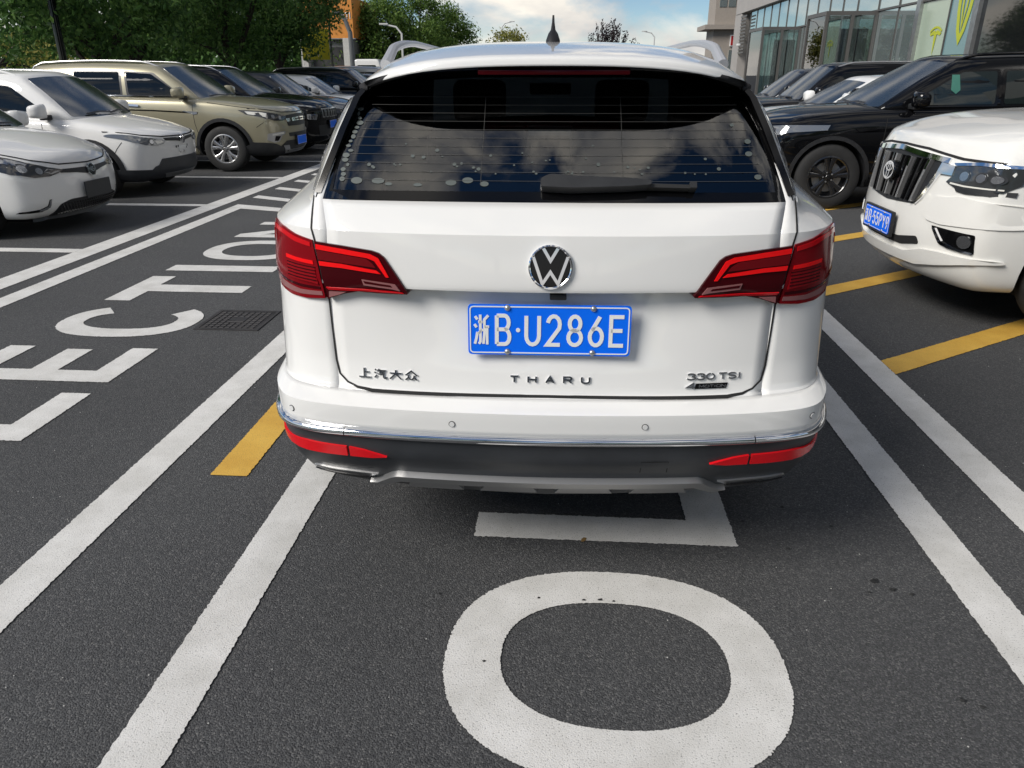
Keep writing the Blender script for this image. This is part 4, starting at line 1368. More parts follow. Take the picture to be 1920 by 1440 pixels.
q = MB(); ribbon(q, ell(0, -.004, .020, .046, 24) + [ell(0, -.004, .020, .046, 24)[0]], .009, .013, f); q.build('emblem_ring', chrome, em)
head_lamp(PR, pb_, [(.60, .985), (.75, 1.0), (.90, 1.0), (.905, .92), (.88, .865), (.70, .865), (.62, .875), (.565, .89), (.60, .93)], m=pm('headlamp_smoke', (.07, .075, .08), .06, metal=.5, coat=1.0), proj=((.68, .935, .038), (.78, .935, .034), (.85, .935, .03)),
          bar=[(.60, .882), (.70, .876), (.88, .878), (.88, .886), (.70, .885), (.60, .892)])
for sd in (1, -1):
    patch('lamp_base', [(sd * a, b) for a, b in [(.58, .885), (.70, .868), (.90, .872), (.90, .846), (.72, .838), (.66, .845), (.64, .865)]], pb_, 'F', plastic, PR, .010, .02, .05)
    patch('headlamp_brow', [(sd * a, b) for a, b in [(.58, 1.0), (.75, 1.018), (.90, 1.016), (.90, 1.0), (.75, 1.001), (.60, .987)]], pb_, 'F', chrome, PR, .014, .02, .05)
    fr_ = patch('fog_lamp_recess', rnd([(sd * a, b) for a, b in [(.56, .625), (.84, .615), (.84, .50), (.70, .515), (.64, .53)]], .012), pb_, 'F', gloss_black, PR, .006, .02, .04)
    patch('fog_lamp_trim', [(sd * a, b) for a, b in [(.575, .612), (.60, .614), (.665, .545), (.72, .528), (.835, .512), (.835, .50), (.71, .513), (.645, .53)]], pb_, 'F', chrome, fr_, .014, .02, .04)
    patch('fog_lamp', ell(sd * .795, .567, .034, .038, 18), pb_, 'F', lamp_chrome, fr_, .014, .02, .03)
patch('air_intake', rnd([(-.48, .49), (-.30, .455), (.30, .455), (.48, .49), (.45, .535), (.25, .50), (-.25, .50), (-.45, .535)], .02), pb_, 'F', seam_mat, PR, .006, .01, .06)
patch('bumper_ridge', rnd([(-.88, .475), (-.66, .48), (-.52, .47), (-.36, .425), (.36, .425), (.52, .47), (.66, .48), (.88, .475), (.88, .455), (.66, .40), (.45, .36), (-.45, .36), (-.66, .40), (-.88, .455)], .015), pb_, 'F', pearl_paint, PR, .02, .04, .05)
patch('bumper_pad', rnd([(.52, .80), (.60, .80), (.70, .82), (.92, .80), (.92, .66), (.62, .64), (.50, .65), (.46, .70)], .03), pb_, 'F', pearl_paint, PR, .010, .03, .05)
front_plate(PR, pb_, .565, '\u6d59B55PY9', off=.035)
seam('bonnet_gap', [(-.62, 1.028), (-.3, 1.062), (0, 1.07), (.3, 1.062), (.62, 1.028), (.90, 1.022)], pb_, 'F', PR, .014, .004, .05)
MB().rbox((-.9, -.3, .17), (-.5, .3, .25), .03).build('chassis_guard', plastic, PR)
MB().rbox((-1.2, -.55, .17), (-.7, .55, .5), .03).build('underbody', seam_mat, PR)

# ---------------------------------------------------------------- black off-roader behind it
s = dict(L=4.6, W=1.90, clr=.24, paint=black_paint, bow=.22, vis='L', rim='black', xf=-.88, xr=-3.62, rw=.375, crown=.05,
         top=[(-4.6, 1.12), (-4, 1.18), (-1.7, 1.14), (-1.25, 1.13), (-.7, 1.08), (-.35, 1.02), (-.1, .93), (0, .88)], crease={3: .35},
         lev=[(0, .90), (.12, .965), (.40, .99), (.70, 1.0), (.93, .965), (1.0, .90)],
         cab=dict(bf=-1.12, tf=-2.15, br=-4.5, tr=-4.15, zb=1.07, zr=1.70, win=[[(-1.66, 1.17), (-2.62, 1.185), (-2.62, 1.53), (-2.25, 1.52)], [(-2.72, 1.185), (-3.55, 1.20), (-3.48, 1.53), (-2.72, 1.535)]], trim=gloss_black),
         seams=[[(-1.45, 1.05), (-1.43, .8), (-1.36, .45)], [(-2.66, 1.1), (-2.66, .4)], [(-.05, .93), (-.6, 1.0), (-1.2, 1.04)]], mirror=(-1.72, 1.235, black_paint), clad=.04, rails=(-2.2, -4.2, black_paint),
         sideglass=pm('smoked_side_glass', (.012, .018, .018), .02, spec=.7))
DS, db_, dc_ = gcar('parked_car', 'black off-roader with black wheels parked side-on behind the pearl white off-roader', 'car', (2.2, 10.25, 0), math.pi, s)
head_lamp(DS, db_, [(.45, .90), (.75, .935), (.92, .955), (.93, .90), (.85, .84), (.5, .82)], m=lens, proj=((.6, .87, .03), (.75, .88, .03)))
patch('grille', [(-.42, .88), (.42, .88), (.38, .74), (-.38, .74)], db_, 'F', plastic, DS, .006, .02, .06)
patch('air_intake', [(-.5, .55), (.5, .55), (.42, .40), (-.42, .40)], db_, 'F', plastic, DS, .006, .02, .06)
patch('side_vent', [(-1.35, .905), (-1.15, .885), (-1.10, .92), (-1.33, .93)], db_, 'L', gloss_black, DS, .012, .02, .05)
front_plate(DS, db_, .62)
# green card hanging behind the driver's window
MB().prism([(-2.13, 1.49), (-2.21, 1.49), (-2.225, 1.33), (-2.18, 1.29), (-2.125, 1.33)], .004, lambda a, b, t: cast(dc_, 'L', a, b)[0] + cast(dc_, 'L', a, b)[1] * (.007 + t)).build('window_card', pm('green_card', (.05, .18, .14), .5), DS)

# ---------------------------------------------------------------- cars standing further back on the right
def simple_car(name, label, loc, rz, paint, L=4.5, W=1.8, H=1.5, suv=False, rails=None, vis='L', hz=.95, mirror=True, group=None, screen=None, rim='five_twin', belt=None, plate_text=None, grille=True, seams=True):
    bz = hz + .04
    bf = -1.05 if not suv else -1.15
    tf = bf - (.78 if suv else .86)
    tr = -L + (.45 if suv else 1.25); br = -L + (.12 if suv else .55)
    wz0, wz1 = bz + .10, H - .17
    wl = (tf - tr) / 2
    a0 = bf - .42; aT = tf - .18
    mid = (bf - .4 + br + .3) / 2 - .05
    win = [[(a0, wz0), (mid + .04, wz0 + .01), (mid + .04, wz1), (aT, wz1 - .01)], [(mid - .04, wz0 + .01), (br + .55, wz0 + .03), (tr + .12, wz1 - .01), (mid - .04, wz1)]]
    sp = dict(L=L, W=W, clr=.2, paint=paint, vis=vis, xf=-.88, xr=-L + .95, rw=.33 if not suv else .355, rim=rim,
              top=[(-L, bz + .02), (-L + .8, bz + .04), (-1.6, bz + .01), (-1.15, bz), (-.6, bz - .055), (-.3, bz - .12), (-.1, bz - .2), (0, bz - .25)],
              cab=dict(bf=bf, tf=tf, br=br, tr=tr, zb=bz - .06, zr=H, win=win), mirror=(a0 - .06, wz0 + .04, paint) if mirror else None, crease={3: .25})
    if screen: sp['screen'] = screen
    if rails: sp['rails'] = (tf - .1, tr - .05, rails)
    if seams: sp['seams'] = [[(-1.5, bz - .05), (-1.46, .6), (-1.38, .35)], [(mid, bz), (mid, .35)]]
    root, bb, cb = gcar(name, label, 'car', loc, rz, sp, group)
    z0 = bz - .2
    head_lamp(root, bb, [(.42, z0 - .05), (.62, z0 - .02), (W / 2 * .93, z0 + .06), (W / 2 * .95, z0 - .02), (.62, z0 - .12), (.46, z0 - .11)], proj=((.6, z0 - .07, .03), (.72, z0 - .05, .028)))
    if grille:
        patch('grille', rnd([(-.40, z0 - .06), (.40, z0 - .06), (.33, z0 - .22), (-.33, z0 - .22)], .03), bb, 'F', plastic, root, .006, .02, .06)
        for j in range(3):
            patch('grille_bar', [(-.37, z0 - .10 - .04 * j), (.37, z0 - .10 - .04 * j), (.365, z0 - .112 - .04 * j), (-.365, z0 - .112 - .04 * j)], bb, 'F', chrome, root, .016, .02, .1)
    patch('air_intake', rnd([(-.6, .40), (.6, .40), (.5, .27), (-.5, .27)], .03), bb, 'F', plastic, root, .006, .02, .06)
    front_plate(root, bb, .47)
    return root, bb, cb
G1 = 'cars parked in the right-hand row'
simple_car('parked_car', 'white car half hidden behind the bonnet of the black off-roader on the right', (2.5, 12.85, 0), math.pi, white_paint, L=4.4, H=1.47, hz=.98, group=G1)
BS = simple_car('parked_car', 'black estate car with roof rails behind the white car in the right row', (2.75, 15.4, 0), math.pi, black_paint, L=4.6, W=1.86, H=1.68, suv=True, rails=satin, hz=1.02, group=G1)
simple_car('parked_car', 'dark blue car farthest back in the right row, only its windscreen showing', (3.0, 18.2, 0), math.pi, dark_paint, L=4.5, H=1.6, suv=True, hz=1.0, group=G1)

# ---------------------------------------------------------------- left row
# small white hatchback nearest on the left
s = dict(L=4.02, W=1.73, clr=.17, paint=white_paint, bow=.22, vis='R', xf=-.82, xr=-3.32, rw=.305, crown=.06,
         top=[(-4.02, .98), (-3, 1.0), (-1.3, .965), (-1.0, .945), (-.6, .875), (-.3, .79), (-.12, .72), (0, .66)],
         lev=[(0, .90), (.14, .955), (.42, .985), (.70, 1.0), (.92, .96), (1.0, .88)], nose=[-.10, .01, .02, 0, -.03, -.10], crease={3: .3},
         cab=dict(bf=-.86, tf=-1.72, br=-3.95, tr=-3.55, zb=.90, zr=1.49, win=[[(-1.35, 1.02), (-2.2, 1.03), (-2.2, 1.36), (-1.85, 1.35)], [(-2.28, 1.03), (-3.2, 1.06), (-3.1, 1.35), (-2.28, 1.36)]]),
         seams=[[(-1.35, .93), (-1.3, .6), (-1.2, .3)]], mirror=(-1.32, 1.03, white_paint))
MG, mb_, mc_ = gcar('parked_car', 'white hatchback with a blank black plate, nearest car in the left row', 'car', (-4.95, 7.72, 0), 0, s)
hl = [(.36, .622), (.50, .655), (.66, .715), (.80, .80), (.838, .79), (.845, .70), (.80, .62), (.66, .575), (.52, .575), (.42, .595)]
head_lamp(MG, mb_, hl, m=lens_dark, proj=((.60, .63, .042), (.72, .66, .048)), bar=[(.66, .70), (.80, .78), (.83, .76), (.83, .735), (.70, .675)], barm=lamp_chrome)
head_lamp(MG, mb_, [(.40, .612), (.52, .645), (.56, .62), (.50, .592)], m=lamp_chrome)
gri = patch('grille', [(-.40, .628), (-.2, .622), (0, .618), (.2, .622), (.40, .628), (.40, .595), (.2, .578), (.1, .56), (0, .55), (-.1, .56), (-.2, .578), (-.40, .595)], mb_, 'F', plastic, MG, .006, .02, .05)
seam('bonnet_gap', [(-.80, .83), (-.6, .73), (-.38, .675), (0, .66), (.38, .675), (.6, .73), (.80, .83)], mb_, 'F', MG, .012, .004, .04)
M, f = frame_at(mb_, .585, 0, .012)
oc = [(.062 * math.cos(R(22.5 + 45 * q)), .062 * math.sin(R(22.5 + 45 * q))) for q in range(8)]
em = MB().prism(oc, .01, f).build('emblem', gloss_black, gri)
q = MB(); ribbon(q, oc + [oc[0]], .009, .014, f); q.build('emblem_ring', chrome, em)
letters('MG', f, -.045, -.025, .042, .05, .046, .008, .014).build('emblem_letters', chrome, em)
lg = patch('lower_grille', rnd([(-.54, .19), (-.48, .30), (-.36, .335), (.36, .335), (.48, .30), (.54, .19), (.3, .175), (-.3, .175)], .03), mb_, 'F', plastic, MG, .006, .02, .05)
gm = MB()
for r_ in range(5):
    for c_ in range(27):
        y = -.46 + c_ * .035 + (r_ % 2) * .0175; z = .20 + r_ * .024
        h, n = cast(mb_, 'F', y, z)
        gm.box((h.x + .004, y - .006, z - .006), (h.x + .012, y + .006, z + .006))
tag(gm.build('grille_mesh', gloss_black, lg), kind='stuff')
patch('splitter', rnd([(-.60, .165), (-.56, .195), (-.3, .185), (.3, .185), (.56, .195), (.60, .165), (.3, .145), (-.3, .145)], .02), mb_, 'F', bumper_plastic, MG, .035, .05, .06)
for sd in (1, -1):
    dl = patch('day_lamp', [(sd * a, b) for a, b in [(.56, .36), (.58, .36), (.60, .30), (.66, .275), (.80, .262), (.80, .248), (.64, .25), (.575, .285)]], mb_, 'F', gloss_black, MG, .006, .02, .04)
    patch('day_lamp_strip', [(sd * a, b) for a, b in [(.563, .355), (.575, .355), (.595, .297), (.66, .270), (.66, .256), (.60, .268), (.572, .30)]], mb_, 'F', lens, dl, .009, .006, .04)
front_plate(MG, mb_, .405, off=.03, blank=pm('blank_plate', (.02, .022, .025), .5))

# white crossover with black bumper
s = dict(L=4.1, W=1.74, clr=.20, paint=white_paint, bow=.17, vis='R', xf=-.80, xr=-3.33, rw=.315, crown=.05,
         top=[(-4.1, 1.02), (-3, 1.05), (-1.3, .99), (-1.0, .965), (-.6, .90), (-.3, .84), (-.1, .77), (0, .74)],
         lev=[(0, .90), (.14, .96), (.42, .99), (.70, 1.0), (.92, .96), (1.0, .89)], nose=[-.10, -.0, .0, .02, .02, -.08], crease={4: .35},
         cab=dict(bf=-.78, tf=-1.60, br=-4.0, tr=-3.6, zb=.92, zr=1.53, win=[[(-1.32, 1.06), (-2.2, 1.07), (-2.2, 1.38), (-1.78, 1.37)], [(-2.28, 1.07), (-3.2, 1.10), (-3.1, 1.37), (-2.28, 1.38)]]),
         seams=[[(-1.36, .97), (-1.32, .6), (-1.2, .3)], [(-.36, .70), (-.43, .62), (-.47, .56)]], mirror=(-1.28, 1.07, white_paint), clad=.06, rails=(-1.75, -3.6, white_paint))
CX, xb_, xc_ = gcar('parked_car', 'white crossover with black lower bumper and no plate, between hatchback and olive car', 'car', (-5.27, 10.35, 0), 0, s)
head_lamp(CX, xb_, rnd([(.37, .700), (.50, .722), (.68, .75), (.82, .80), (.835, .77), (.78, .70), (.68, .655), (.52, .640), (.41, .655)], .015), m=lens, proj=((.60, .692, .036),), bar=[(.42, .672), (.52, .66), (.55, .70), (.44, .70)], barm=lamp_white)
gri = patch('grille', [(-.40, .725), (-.2, .72), (0, .705), (.2, .72), (.40, .725), (.36, .690), (.15, .675), (0, .655), (-.15, .675), (-.36, .690)], xb_, 'F', plastic, CX, .006, .02, .05)
M, f = frame_at(xb_, .69, 0, .012)
q = MB(); ribbon(q, ell(0, 0, .052, .052, 24) + [ell(0, 0, .052, .052, 24)[0]], .008, .012, f); em = q.build('emblem', chrome, gri)
q = MB(); ribbon(q, [(-.03, .035), (0, -.03), (.03, .035)], .01, .012, f); q.build('emblem_mark', chrome, em)
seam('bonnet_gap', [(-.82, .825), (-.66, .775), (-.42, .745), (0, .735), (.42, .745), (.66, .775), (.82, .825)], xb_, 'F', CX, .014, .004, .04)
patch('lower_bumper', [(-.82, .36), (-.62, .345), (-.58, .38), (-.52, .395), (-.46, .47), (.46, .47), (.52, .395), (.58, .38), (.62, .345), (.82, .36), (.82, .22), (.5, .2), (-.5, .2), (-.82, .22)], xb_, 'F', bumper_plastic, CX, .016, .03, .025)
patch('air_intake', rnd([(-.42, .44), (.42, .44), (.40, .31), (-.40, .31)], .02), xb_, 'F', seam_mat, CX, .014, .01, .06)
patch('skid_plate', rnd([(-.42, .285), (.42, .285), (.36, .235), (-.36, .235)], .015), xb_, 'F', satin, CX, .022, .03, .06)
h, n = cast(xb_, 'F', 0, .55)
MB().rbox((h.x - .01, -.10, .525), (h.x + .012, .12, .60), .006).build('plate_bracket', white_paint, CX)
for y, z in ((-.17, .60), (-.12, .605), (.10, .575), (.13, .60), (-.07, .53), (.02, .535)):
    patch('bracket_hole', [(y - .008, z - .014), (y + .008, z - .012), (y + .006, z + .014), (y - .007, z + .012)], xb_, 'F', seam_mat, CX, .014, .004, .05)

# olive gold off-roader
s = dict(L=4.65, W=1.85, clr=.24, paint=olive_paint, bow=.20, vis='R', xf=-.98, xr=-3.68, rw=.362, crown=.05,
         top=[(-4.65, 1.16), (-4, 1.20), (-1.7, 1.14), (-1.25, 1.125), (-.8, 1.085), (-.4, 1.03), (-.15, .97), (0, .92)],
         lev=[(0, .90), (.12, .965), (.40, .99), (.72, 1.0), (.93, .965), (1.0, .90)], nose=[-.12, -.02, .0, -.01, -.03, -.12], crease={3: .3},
         cab=dict(bf=-1.12, tf=-1.98, br=-4.55, tr=-4.2, zb=1.06, zr=1.68, trim=pm('window_surround', (.05, .046, .04), .3, coat=.5), win=[[(-1.62, 1.175), (-2.50, 1.195), (-2.54, 1.525), (-2.12, 1.50)], [(-2.64, 1.20), (-3.42, 1.215), (-3.42, 1.535), (-2.66, 1.53)], [(-3.72, 1.26), (-4.30, 1.30), (-4.16, 1.48), (-3.72, 1.52)]]),
         seams=[[(-1.44, 1.10), (-1.42, .75), (-1.36, .45)], [(-2.58, 1.15), (-2.58, .36)], [(-.42, .98), (-1.2, 1.075)], [(-.26, .80), (-.42, .70)]], handles=[(-2.52, 1.02, chrome)], mirror=(-1.58, 1.225, olive_paint), clad=.05, rails=(-2.05, -4.3, satin), gap=.07,
         belt_chrome=(-1.5, -4.2, 1.155, 1.205))
OL, ob_, oc_ = gcar('parked_car', 'olive gold off-roader with twin-spoke alloy wheels in the left row', 'car', (-4.62, 13.35, 0), 0, s)
head_lamp(OL, ob_, [(.44, .855), (.60, .885), (.78, .925), (.885, .965), (.89, .90), (.84, .835), (.72, .795), (.54, .785), (.47, .80)], m=lens_dark, proj=((.60, .838, .038), (.73, .858, .040)), bar=[(.80, .91), (.88, .945), (.885, .90), (.83, .85)], barm=lamp_white)
gri = patch('grille', rnd([(-.46, .865), (0, .885), (.46, .865), (.42, .70), (0, .69), (-.42, .70)], .03), ob_, 'F', plastic, OL, .006, .02, .05)
patch('grille_bar', [(-.47, .815), (0, .83), (.47, .815), (.45, .765), (0, .775), (-.45, .765)], ob_, 'F', chrome, gri, .024, .03, .06)
M, f = frame_at(ob_, .798, 0, .03)
letters('CHANGAN', f, -.22, -.014, .045, .03, .063, .007, .004).build('grille_lettering', plastic, gri)
patch('side_line', [(-1.35, .93), (-2.1, .965), (-3.9, 1.0), (-3.9, .985), (-2.1, .945), (-1.35, .91)], ob_, 'R', gloss_black, OL, .003, .008, .12)
patch('fender_badge', [(-1.36, .935), (-1.62, .955), (-1.42, .895), (-1.36, .905)], ob_, 'R', chrome, OL, .008, .012, .05)
for sd in (1, -1):
    q = patch('fog_lamp_trim', rnd([(sd * a, b) for a, b in [(.52, .625), (.70, .615), (.84, .60), (.84, .50), (.76, .455), (.66, .47), (.60, .56), (.53, .575)]], .015), ob_, 'F', satin, OL, .008, .02, .04)
    patch('fog_lamp', [(sd * a, b) for a, b in [(.56, .612), (.70, .60), (.79, .59), (.79, .57), (.70, .575), (.56, .585)]], ob_, 'F', lamp_white, q, .012, .008, .04)
    patch('fog_lamp_slot', [(sd * a, b) for a, b in [(.64, .55), (.74, .56), (.76, .485), (.70, .48)]], ob_, 'F', gloss_black, q, .012, .008, .04)
patch('air_intake', rnd([(-.42, .59), (.42, .59), (.40, .53), (-.40, .53)], .02), ob_, 'F', plastic, OL, .006, .01, .06)
patch('lower_bumper', [(-.88, .47), (-.74, .44), (-.62, .39), (-.48, .47), (.48, .47), (.62, .39), (.74, .44), (.88, .47), (.88, .27), (.5, .25), (-.5, .25), (-.88, .27)], ob_, 'F', plastic, OL, .016, .03, .025)
patch('skid_plate', [(-.58, .40), (-.44, .40), (-.38, .33), (.38, .33), (.44, .40), (.58, .40), (.46, .28), (-.46, .28)], ob_, 'F', satin, OL, .02, .03, .05)
front_plate(OL, ob_, .46, '\u6d59B09N51', off=.03) if False else front_plate(OL, ob_, .46, off=.03)
seam('bonnet_gap', [(-.86, .985), (-.5, .92), (0, .91), (.5, .92), (.86, .985)], ob_, 'F', OL, .012, .004, .05)

# black off-roader with seven-slot grille
s = dict(L=4.63, W=1.86, clr=.22, paint=black_paint, bow=.2, vis='R', xf=-.9, xr=-3.6, rw=.35, crown=.07, rim='five_twin',
         top=[(-4.6, 1.1), (-4, 1.14), (-1.7, 1.10), (-1.25, 1.09), (-.7, 1.05), (-.35, 1.0), (-.12, .93), (0, .87)],
         nose=[-.12, -.02, 0, .02, .02, -.12],
         cab=dict(bf=-1.10, tf=-2.0, br=-4.5, tr=-4.1, zb=1.03, zr=1.64, win=[[(-1.6, 1.15), (-2.5, 1.17), (-2.5, 1.48), (-2.1, 1.46)], [(-2.6, 1.17), (-3.6, 1.19), (-3.5, 1.48), (-2.6, 1.49)]]),
         mirror=None, clad=.05, rails=(-2.0, -4.2, satin), seams=[[(-1.44, 1.05), (-1.42, .75)]])
JP, jb_, jc_ = gcar('parked_car', 'black off-roader with seven-slot grille beyond the olive car', 'car', (-4.85, 16.0, 0), 0, s)
gri = patch('grille', rnd([(-.56, .875), (0, .895), (.56, .875), (.52, .69), (-.52, .69)], .02), jb_, 'F', gloss_black, JP, .006, .02, .05)
for q in range(7):
    y = -.42 + q * .14
    fr_ = patch('grille_frame', rnd([(y - .055, .865), (y + .055, .865), (y + .048, .70), (y - .048, .70)], .015), jb_, 'F', satin, gri, .016, .02, .05)
    patch('grille_slot', rnd([(y - .034, .845), (y + .034, .845), (y + .028, .718), (y - .028, .718)], .012), jb_, 'F', seam_mat, fr_, .019, .006, .05)
head_lamp(JP, jb_, [(.58, .905), (.75, .93), (.90, .96), (.90, .935), (.75, .90), (.60, .88)], m=lens)
head_lamp(JP, jb_, rnd([(.62, .77), (.84, .78), (.84, .68), (.66, .66)], .02), m=lens, proj=((.74, .72, .04),))
patch('air_intake', rnd([(-.6, .56), (.6, .56), (.55, .36), (-.55, .36)], .03), jb_, 'F', plastic, JP, .006, .02, .06)
front_plate(JP, jb_, .56, off=.03)

G2 = 'cars parked in the left-hand row'
simple_car('parked_car', 'dark grey hatchback beyond the seven-slot grille car in the left row', (-4.9, 18.6, 0), 0, dark_paint, L=4.4, W=1.82, H=1.55, suv=True, vis='R', hz=.97, group=G2)
simple_car('parked_car', 'white saloon between two dark cars far along the left row', (-5.0, 21.3, 0), 0, white_paint, L=4.6, H=1.47, vis='R', hz=.94, group=G2)
simple_car('parked_car', 'black off-roader with big dark mirrors far along the left row', (-4.6, 24.2, 0), 0, black_paint, L=4.7, W=1.9, H=1.66, suv=True, vis='R', hz=1.04, group=G2, rails=satin)
simple_car('parked_car', 'dark saloon at the far end of the left row', (-4.7, 27.2, 0), 0, dark_paint, L=4.7, H=1.5, vis='R', hz=.95, group=G2, grille=False)
simple_car('parked_car', 'pale blue saloon at the far end of the left row, behind the dark saloon', (-4.7, 30.2, 0), 0, silver_paint, L=4.7, H=1.5, vis='R', hz=.95, group=G2, grille=False)
G3 = 'cars standing behind the trees'
simple_car('parked_car', 'silver beige car glimpsed under the crowns of the dark trees', (-10.8, 28.5, 0), R(185), silver_paint, L=4.5, H=1.75, suv=True, vis='L', hz=.95, group=G3, grille=False)
simple_car('parked_car', 'red car glimpsed behind the trunk of the right dark tree', (-10.2, 33.5, 0), R(180), red_paint, L=4.5, H=1.55, vis='L', hz=.95, group=G3, grille=False)
# white saloon standing in front of the hero car, seen through its windows (tail towards us)
CH, cb_, cc_ = simple_car('parked_car', 'white saloon seen through the rear window, standing ahead of the white vehicle', (0.06, 14.8, 0), R(90), white_paint, L=4.6, H=1.47, vis='L', hz=.97, grille=False)
[o for o in CH.children if o.name.startswith('rear_screen')][0].data.materials[0] = pm('pale_rear_glass', (.30, .38, .38), .03, spec=1.0, ior=1.9)  # pale base colour stands in for the sky mirrored in this glass
for sd in (1, -1):
    patch('tail_lamp', rnd([(sd * a, b) for a, b in [(.5, .86), (.84, .88), (.84, .74), (.52, .76)]], .02), cb_, 'B', lamp_red, CH, .006, .02, .05)
h, n = cast(cb_, 'B', 0, .86)
bow_ = [(-.09, .012), (-.035, .012), (-.03, .03), (.04, .03), (.035, .012), (.09, .012), (.08, -.012), (.03, -.012), (.025, -.03), (-.045, -.03), (-.04, -.012), (-.10, -.012)]
MB().prism(bow_, .008, lambda a, b, t: Vector((h.x - .004 - t, -a, .86 + b))).build('emblem', pm('gold_emblem', (.55, .36, .07), .25, metal=.8), CH)

# ------------------------------------------------------------------ trees
def leaf_material(name, cols, trans=0.35):
    m = bpy.data.materials.new(name)
    m.use_nodes = True
    t = m.node_tree
    t.nodes.clear()
    o = N(t, 'ShaderNodeOutputMaterial')
    g = N(t, 'ShaderNodeNewGeometry')
    r = N(t, 'ShaderNodeValToRGB')
    r.color_ramp.elements[0].position = 0; r.color_ramp.elements[1].position = 1
    r.color_ramp.elements[0].color = (*cols[0], 1); r.color_ramp.elements[1].color = (*cols[-1], 1)
    for i, c in enumerate(cols[1:-1]):
        e = r.color_ramp.elements.new((i + 1) / (len(cols) - 1)); e.color = (*c, 1)
    t.links.new(g.outputs['Random Per Island'], r.inputs[0])
    b = N(t, 'ShaderNodeBsdfPrincipled'); b.inputs['Roughness'].default_value = 0.5; b.inputs['Specular IOR Level'].default_value = 0.35
    tr = N(t, 'ShaderNodeBsdfTranslucent')
    mx = N(t, 'ShaderNodeMixShader'); mx.inputs[0].default_value = trans
    t.links.new(r.outputs[0], b.inputs['Base Color']); t.links.new(r.outputs[0], tr.inputs[0])
    t.links.new(b.outputs[0], mx.inputs[1]); t.links.new(tr.outputs[0], mx.inputs[2]); t.links.new(mx.outputs[0], o.inputs[0])
    return m
leaf_dark = leaf_material('shaded_camphor_leaves', [(.035, .085, .024), (.075, .165, .042), (.125, .245, .06), (.19, .32, .08)], .45)  # darker greens put the shade on these trees into the leaf colour
leaf_mid = leaf_material('sunlit_leaves', [(.05, .10, .02), (.09, .17, .03), (.15, .25, .05), (.24, .34, .07)], .45)  # sunlight is put into these brighter leaf colours
leaf_yel = leaf_material('sunlit_yellow_green_leaves', [(.08, .10, .02), (.16, .18, .035), (.28, .27, .06), (.42, .38, .10)], .45)  # bright yellow tones carry the sun and backlight in the leaf colour
leaf_plum = leaf_material('plum_leaves', [(.012, .008, .012), (.025, .012, .018), (.04, .02, .025)], .2)
bark = pm('bark', (.035, .028, .022), .9, var=.35, vscale=9, bump=.6, bscale=25)

def tree(name, label, loc, H, cr, zc, lm, seed, clumps=70, per=190, leaf=.13, trunk_r=.16, spread=.55, group=None, limbs=7, squash=1.0, low=None):
    rg = random.Random(seed)
    root = empty(name, loc)
    tag(root, label, 'tree', group)
    tb = MB()
    pts = [Vector((0, 0, -.1))]
    for k in range(1, 6):
        pts.append(Vector((rg.uniform(-.08, .08) * k, rg.uniform(-.08, .08) * k, zc * k / 5)))
    tb.tube(pts, [trunk_r * (1.15 - .13 * k) for k in range(6)], 10)
    centers = []
    hz = (H - zc) if low is None else (H - low) / 2
    cz = zc + hz * .35 if low is None else (H + low) / 2
    for k in range(clumps):
        while True:
            v = Vector((rg.uniform(-1, 1), rg.uniform(-1, 1), rg.uniform(-1, 1)))
            if .25 < v.length < 1: break
        v = v.normalized() * (v.length ** .45)
        w_ = 1 - .35 * max(0, v.z) ** 2
        centers.append(Vector((v.x * cr * w_, v.y * cr * w_, cz + v.z * hz * squash)) + Vector((rg.gauss(0, .18), rg.gauss(0, .18), rg.gauss(0, .15))))
    for k in range(limbs):
        e = centers[rg.randrange(len(centers))]
        a = pts[3 + k % 3]
        mid = a.lerp(e, .5) + Vector((rg.uniform(-.2, .2), rg.uniform(-.2, .2), .15))
        tb.tube([a, mid, e], [trunk_r * .45, trunk_r * .28, .015], 6)
    tb.build('trunk', bark, root)
    vs, fs = [], []
    for c in centers:
        sc_ = rg.uniform(.7, 1.25)
        for q in range(int(per * sc_)):
            p = c + Vector((rg.gauss(0, 1), rg.gauss(0, 1), rg.gauss(0, .75))) * (spread * sc_ * .62)
            n = (p - Vector((0, 0, cz))).normalized() * .6 + Vector((rg.gauss(0, 1), rg.gauss(0, 1), rg.gauss(0, 1) + .35)) * .6
            n.normalize()
            t = n.orthogonal().normalized()
            t = Matrix.Rotation(rg.uniform(0, 6.28), 3, n) @ t
            b = n.cross(t)
            l = leaf * rg.uniform(.6, 1.25)
            i = len(vs)
            vs += [p - t * l * .5, p + b * l * .22, p + t * l * .5 - n * l * .12, p - b * l * .22]
            fs.append((i, i + 1, i + 2, i + 3))
    me = bpy.data.meshes.new('crown'); me.from_pydata([v[:] for v in vs], [], fs)
    obj('crown', me, lm, root)
    return root
GT = 'dark trees behind the left row of cars'
tree('tree', 'big dark evergreen tree above the white crossover, left of the dark trees', (-11.6, 19.0, 0), 7.5, 3.0, 2.6, leaf_dark, 1, 125, 260, .165, group=GT, low=1.75)
tree('tree', 'big dark evergreen tree above the olive car, middle of the dark trees', (-10.7, 24.7, 0), 8.0, 3.1, 2.7, leaf_dark, 2, 135, 260, .165, group=GT, low=1.9)
tree('tree', 'dark evergreen tree with a bare trunk, rightmost of the dark trees', (-10.9, 30.0, 0), 8.0, 2.1, 2.8, leaf_dark, 3, 115, 260, .17, group=GT, low=2.0)
tree('tree', 'dark evergreen tree filling the gap behind the other dark trees', (-15.0, 27.5, 0), 8.5, 3.4, 2.8, leaf_dark, 9, 125, 260, .20, group=GT, low=1.9)
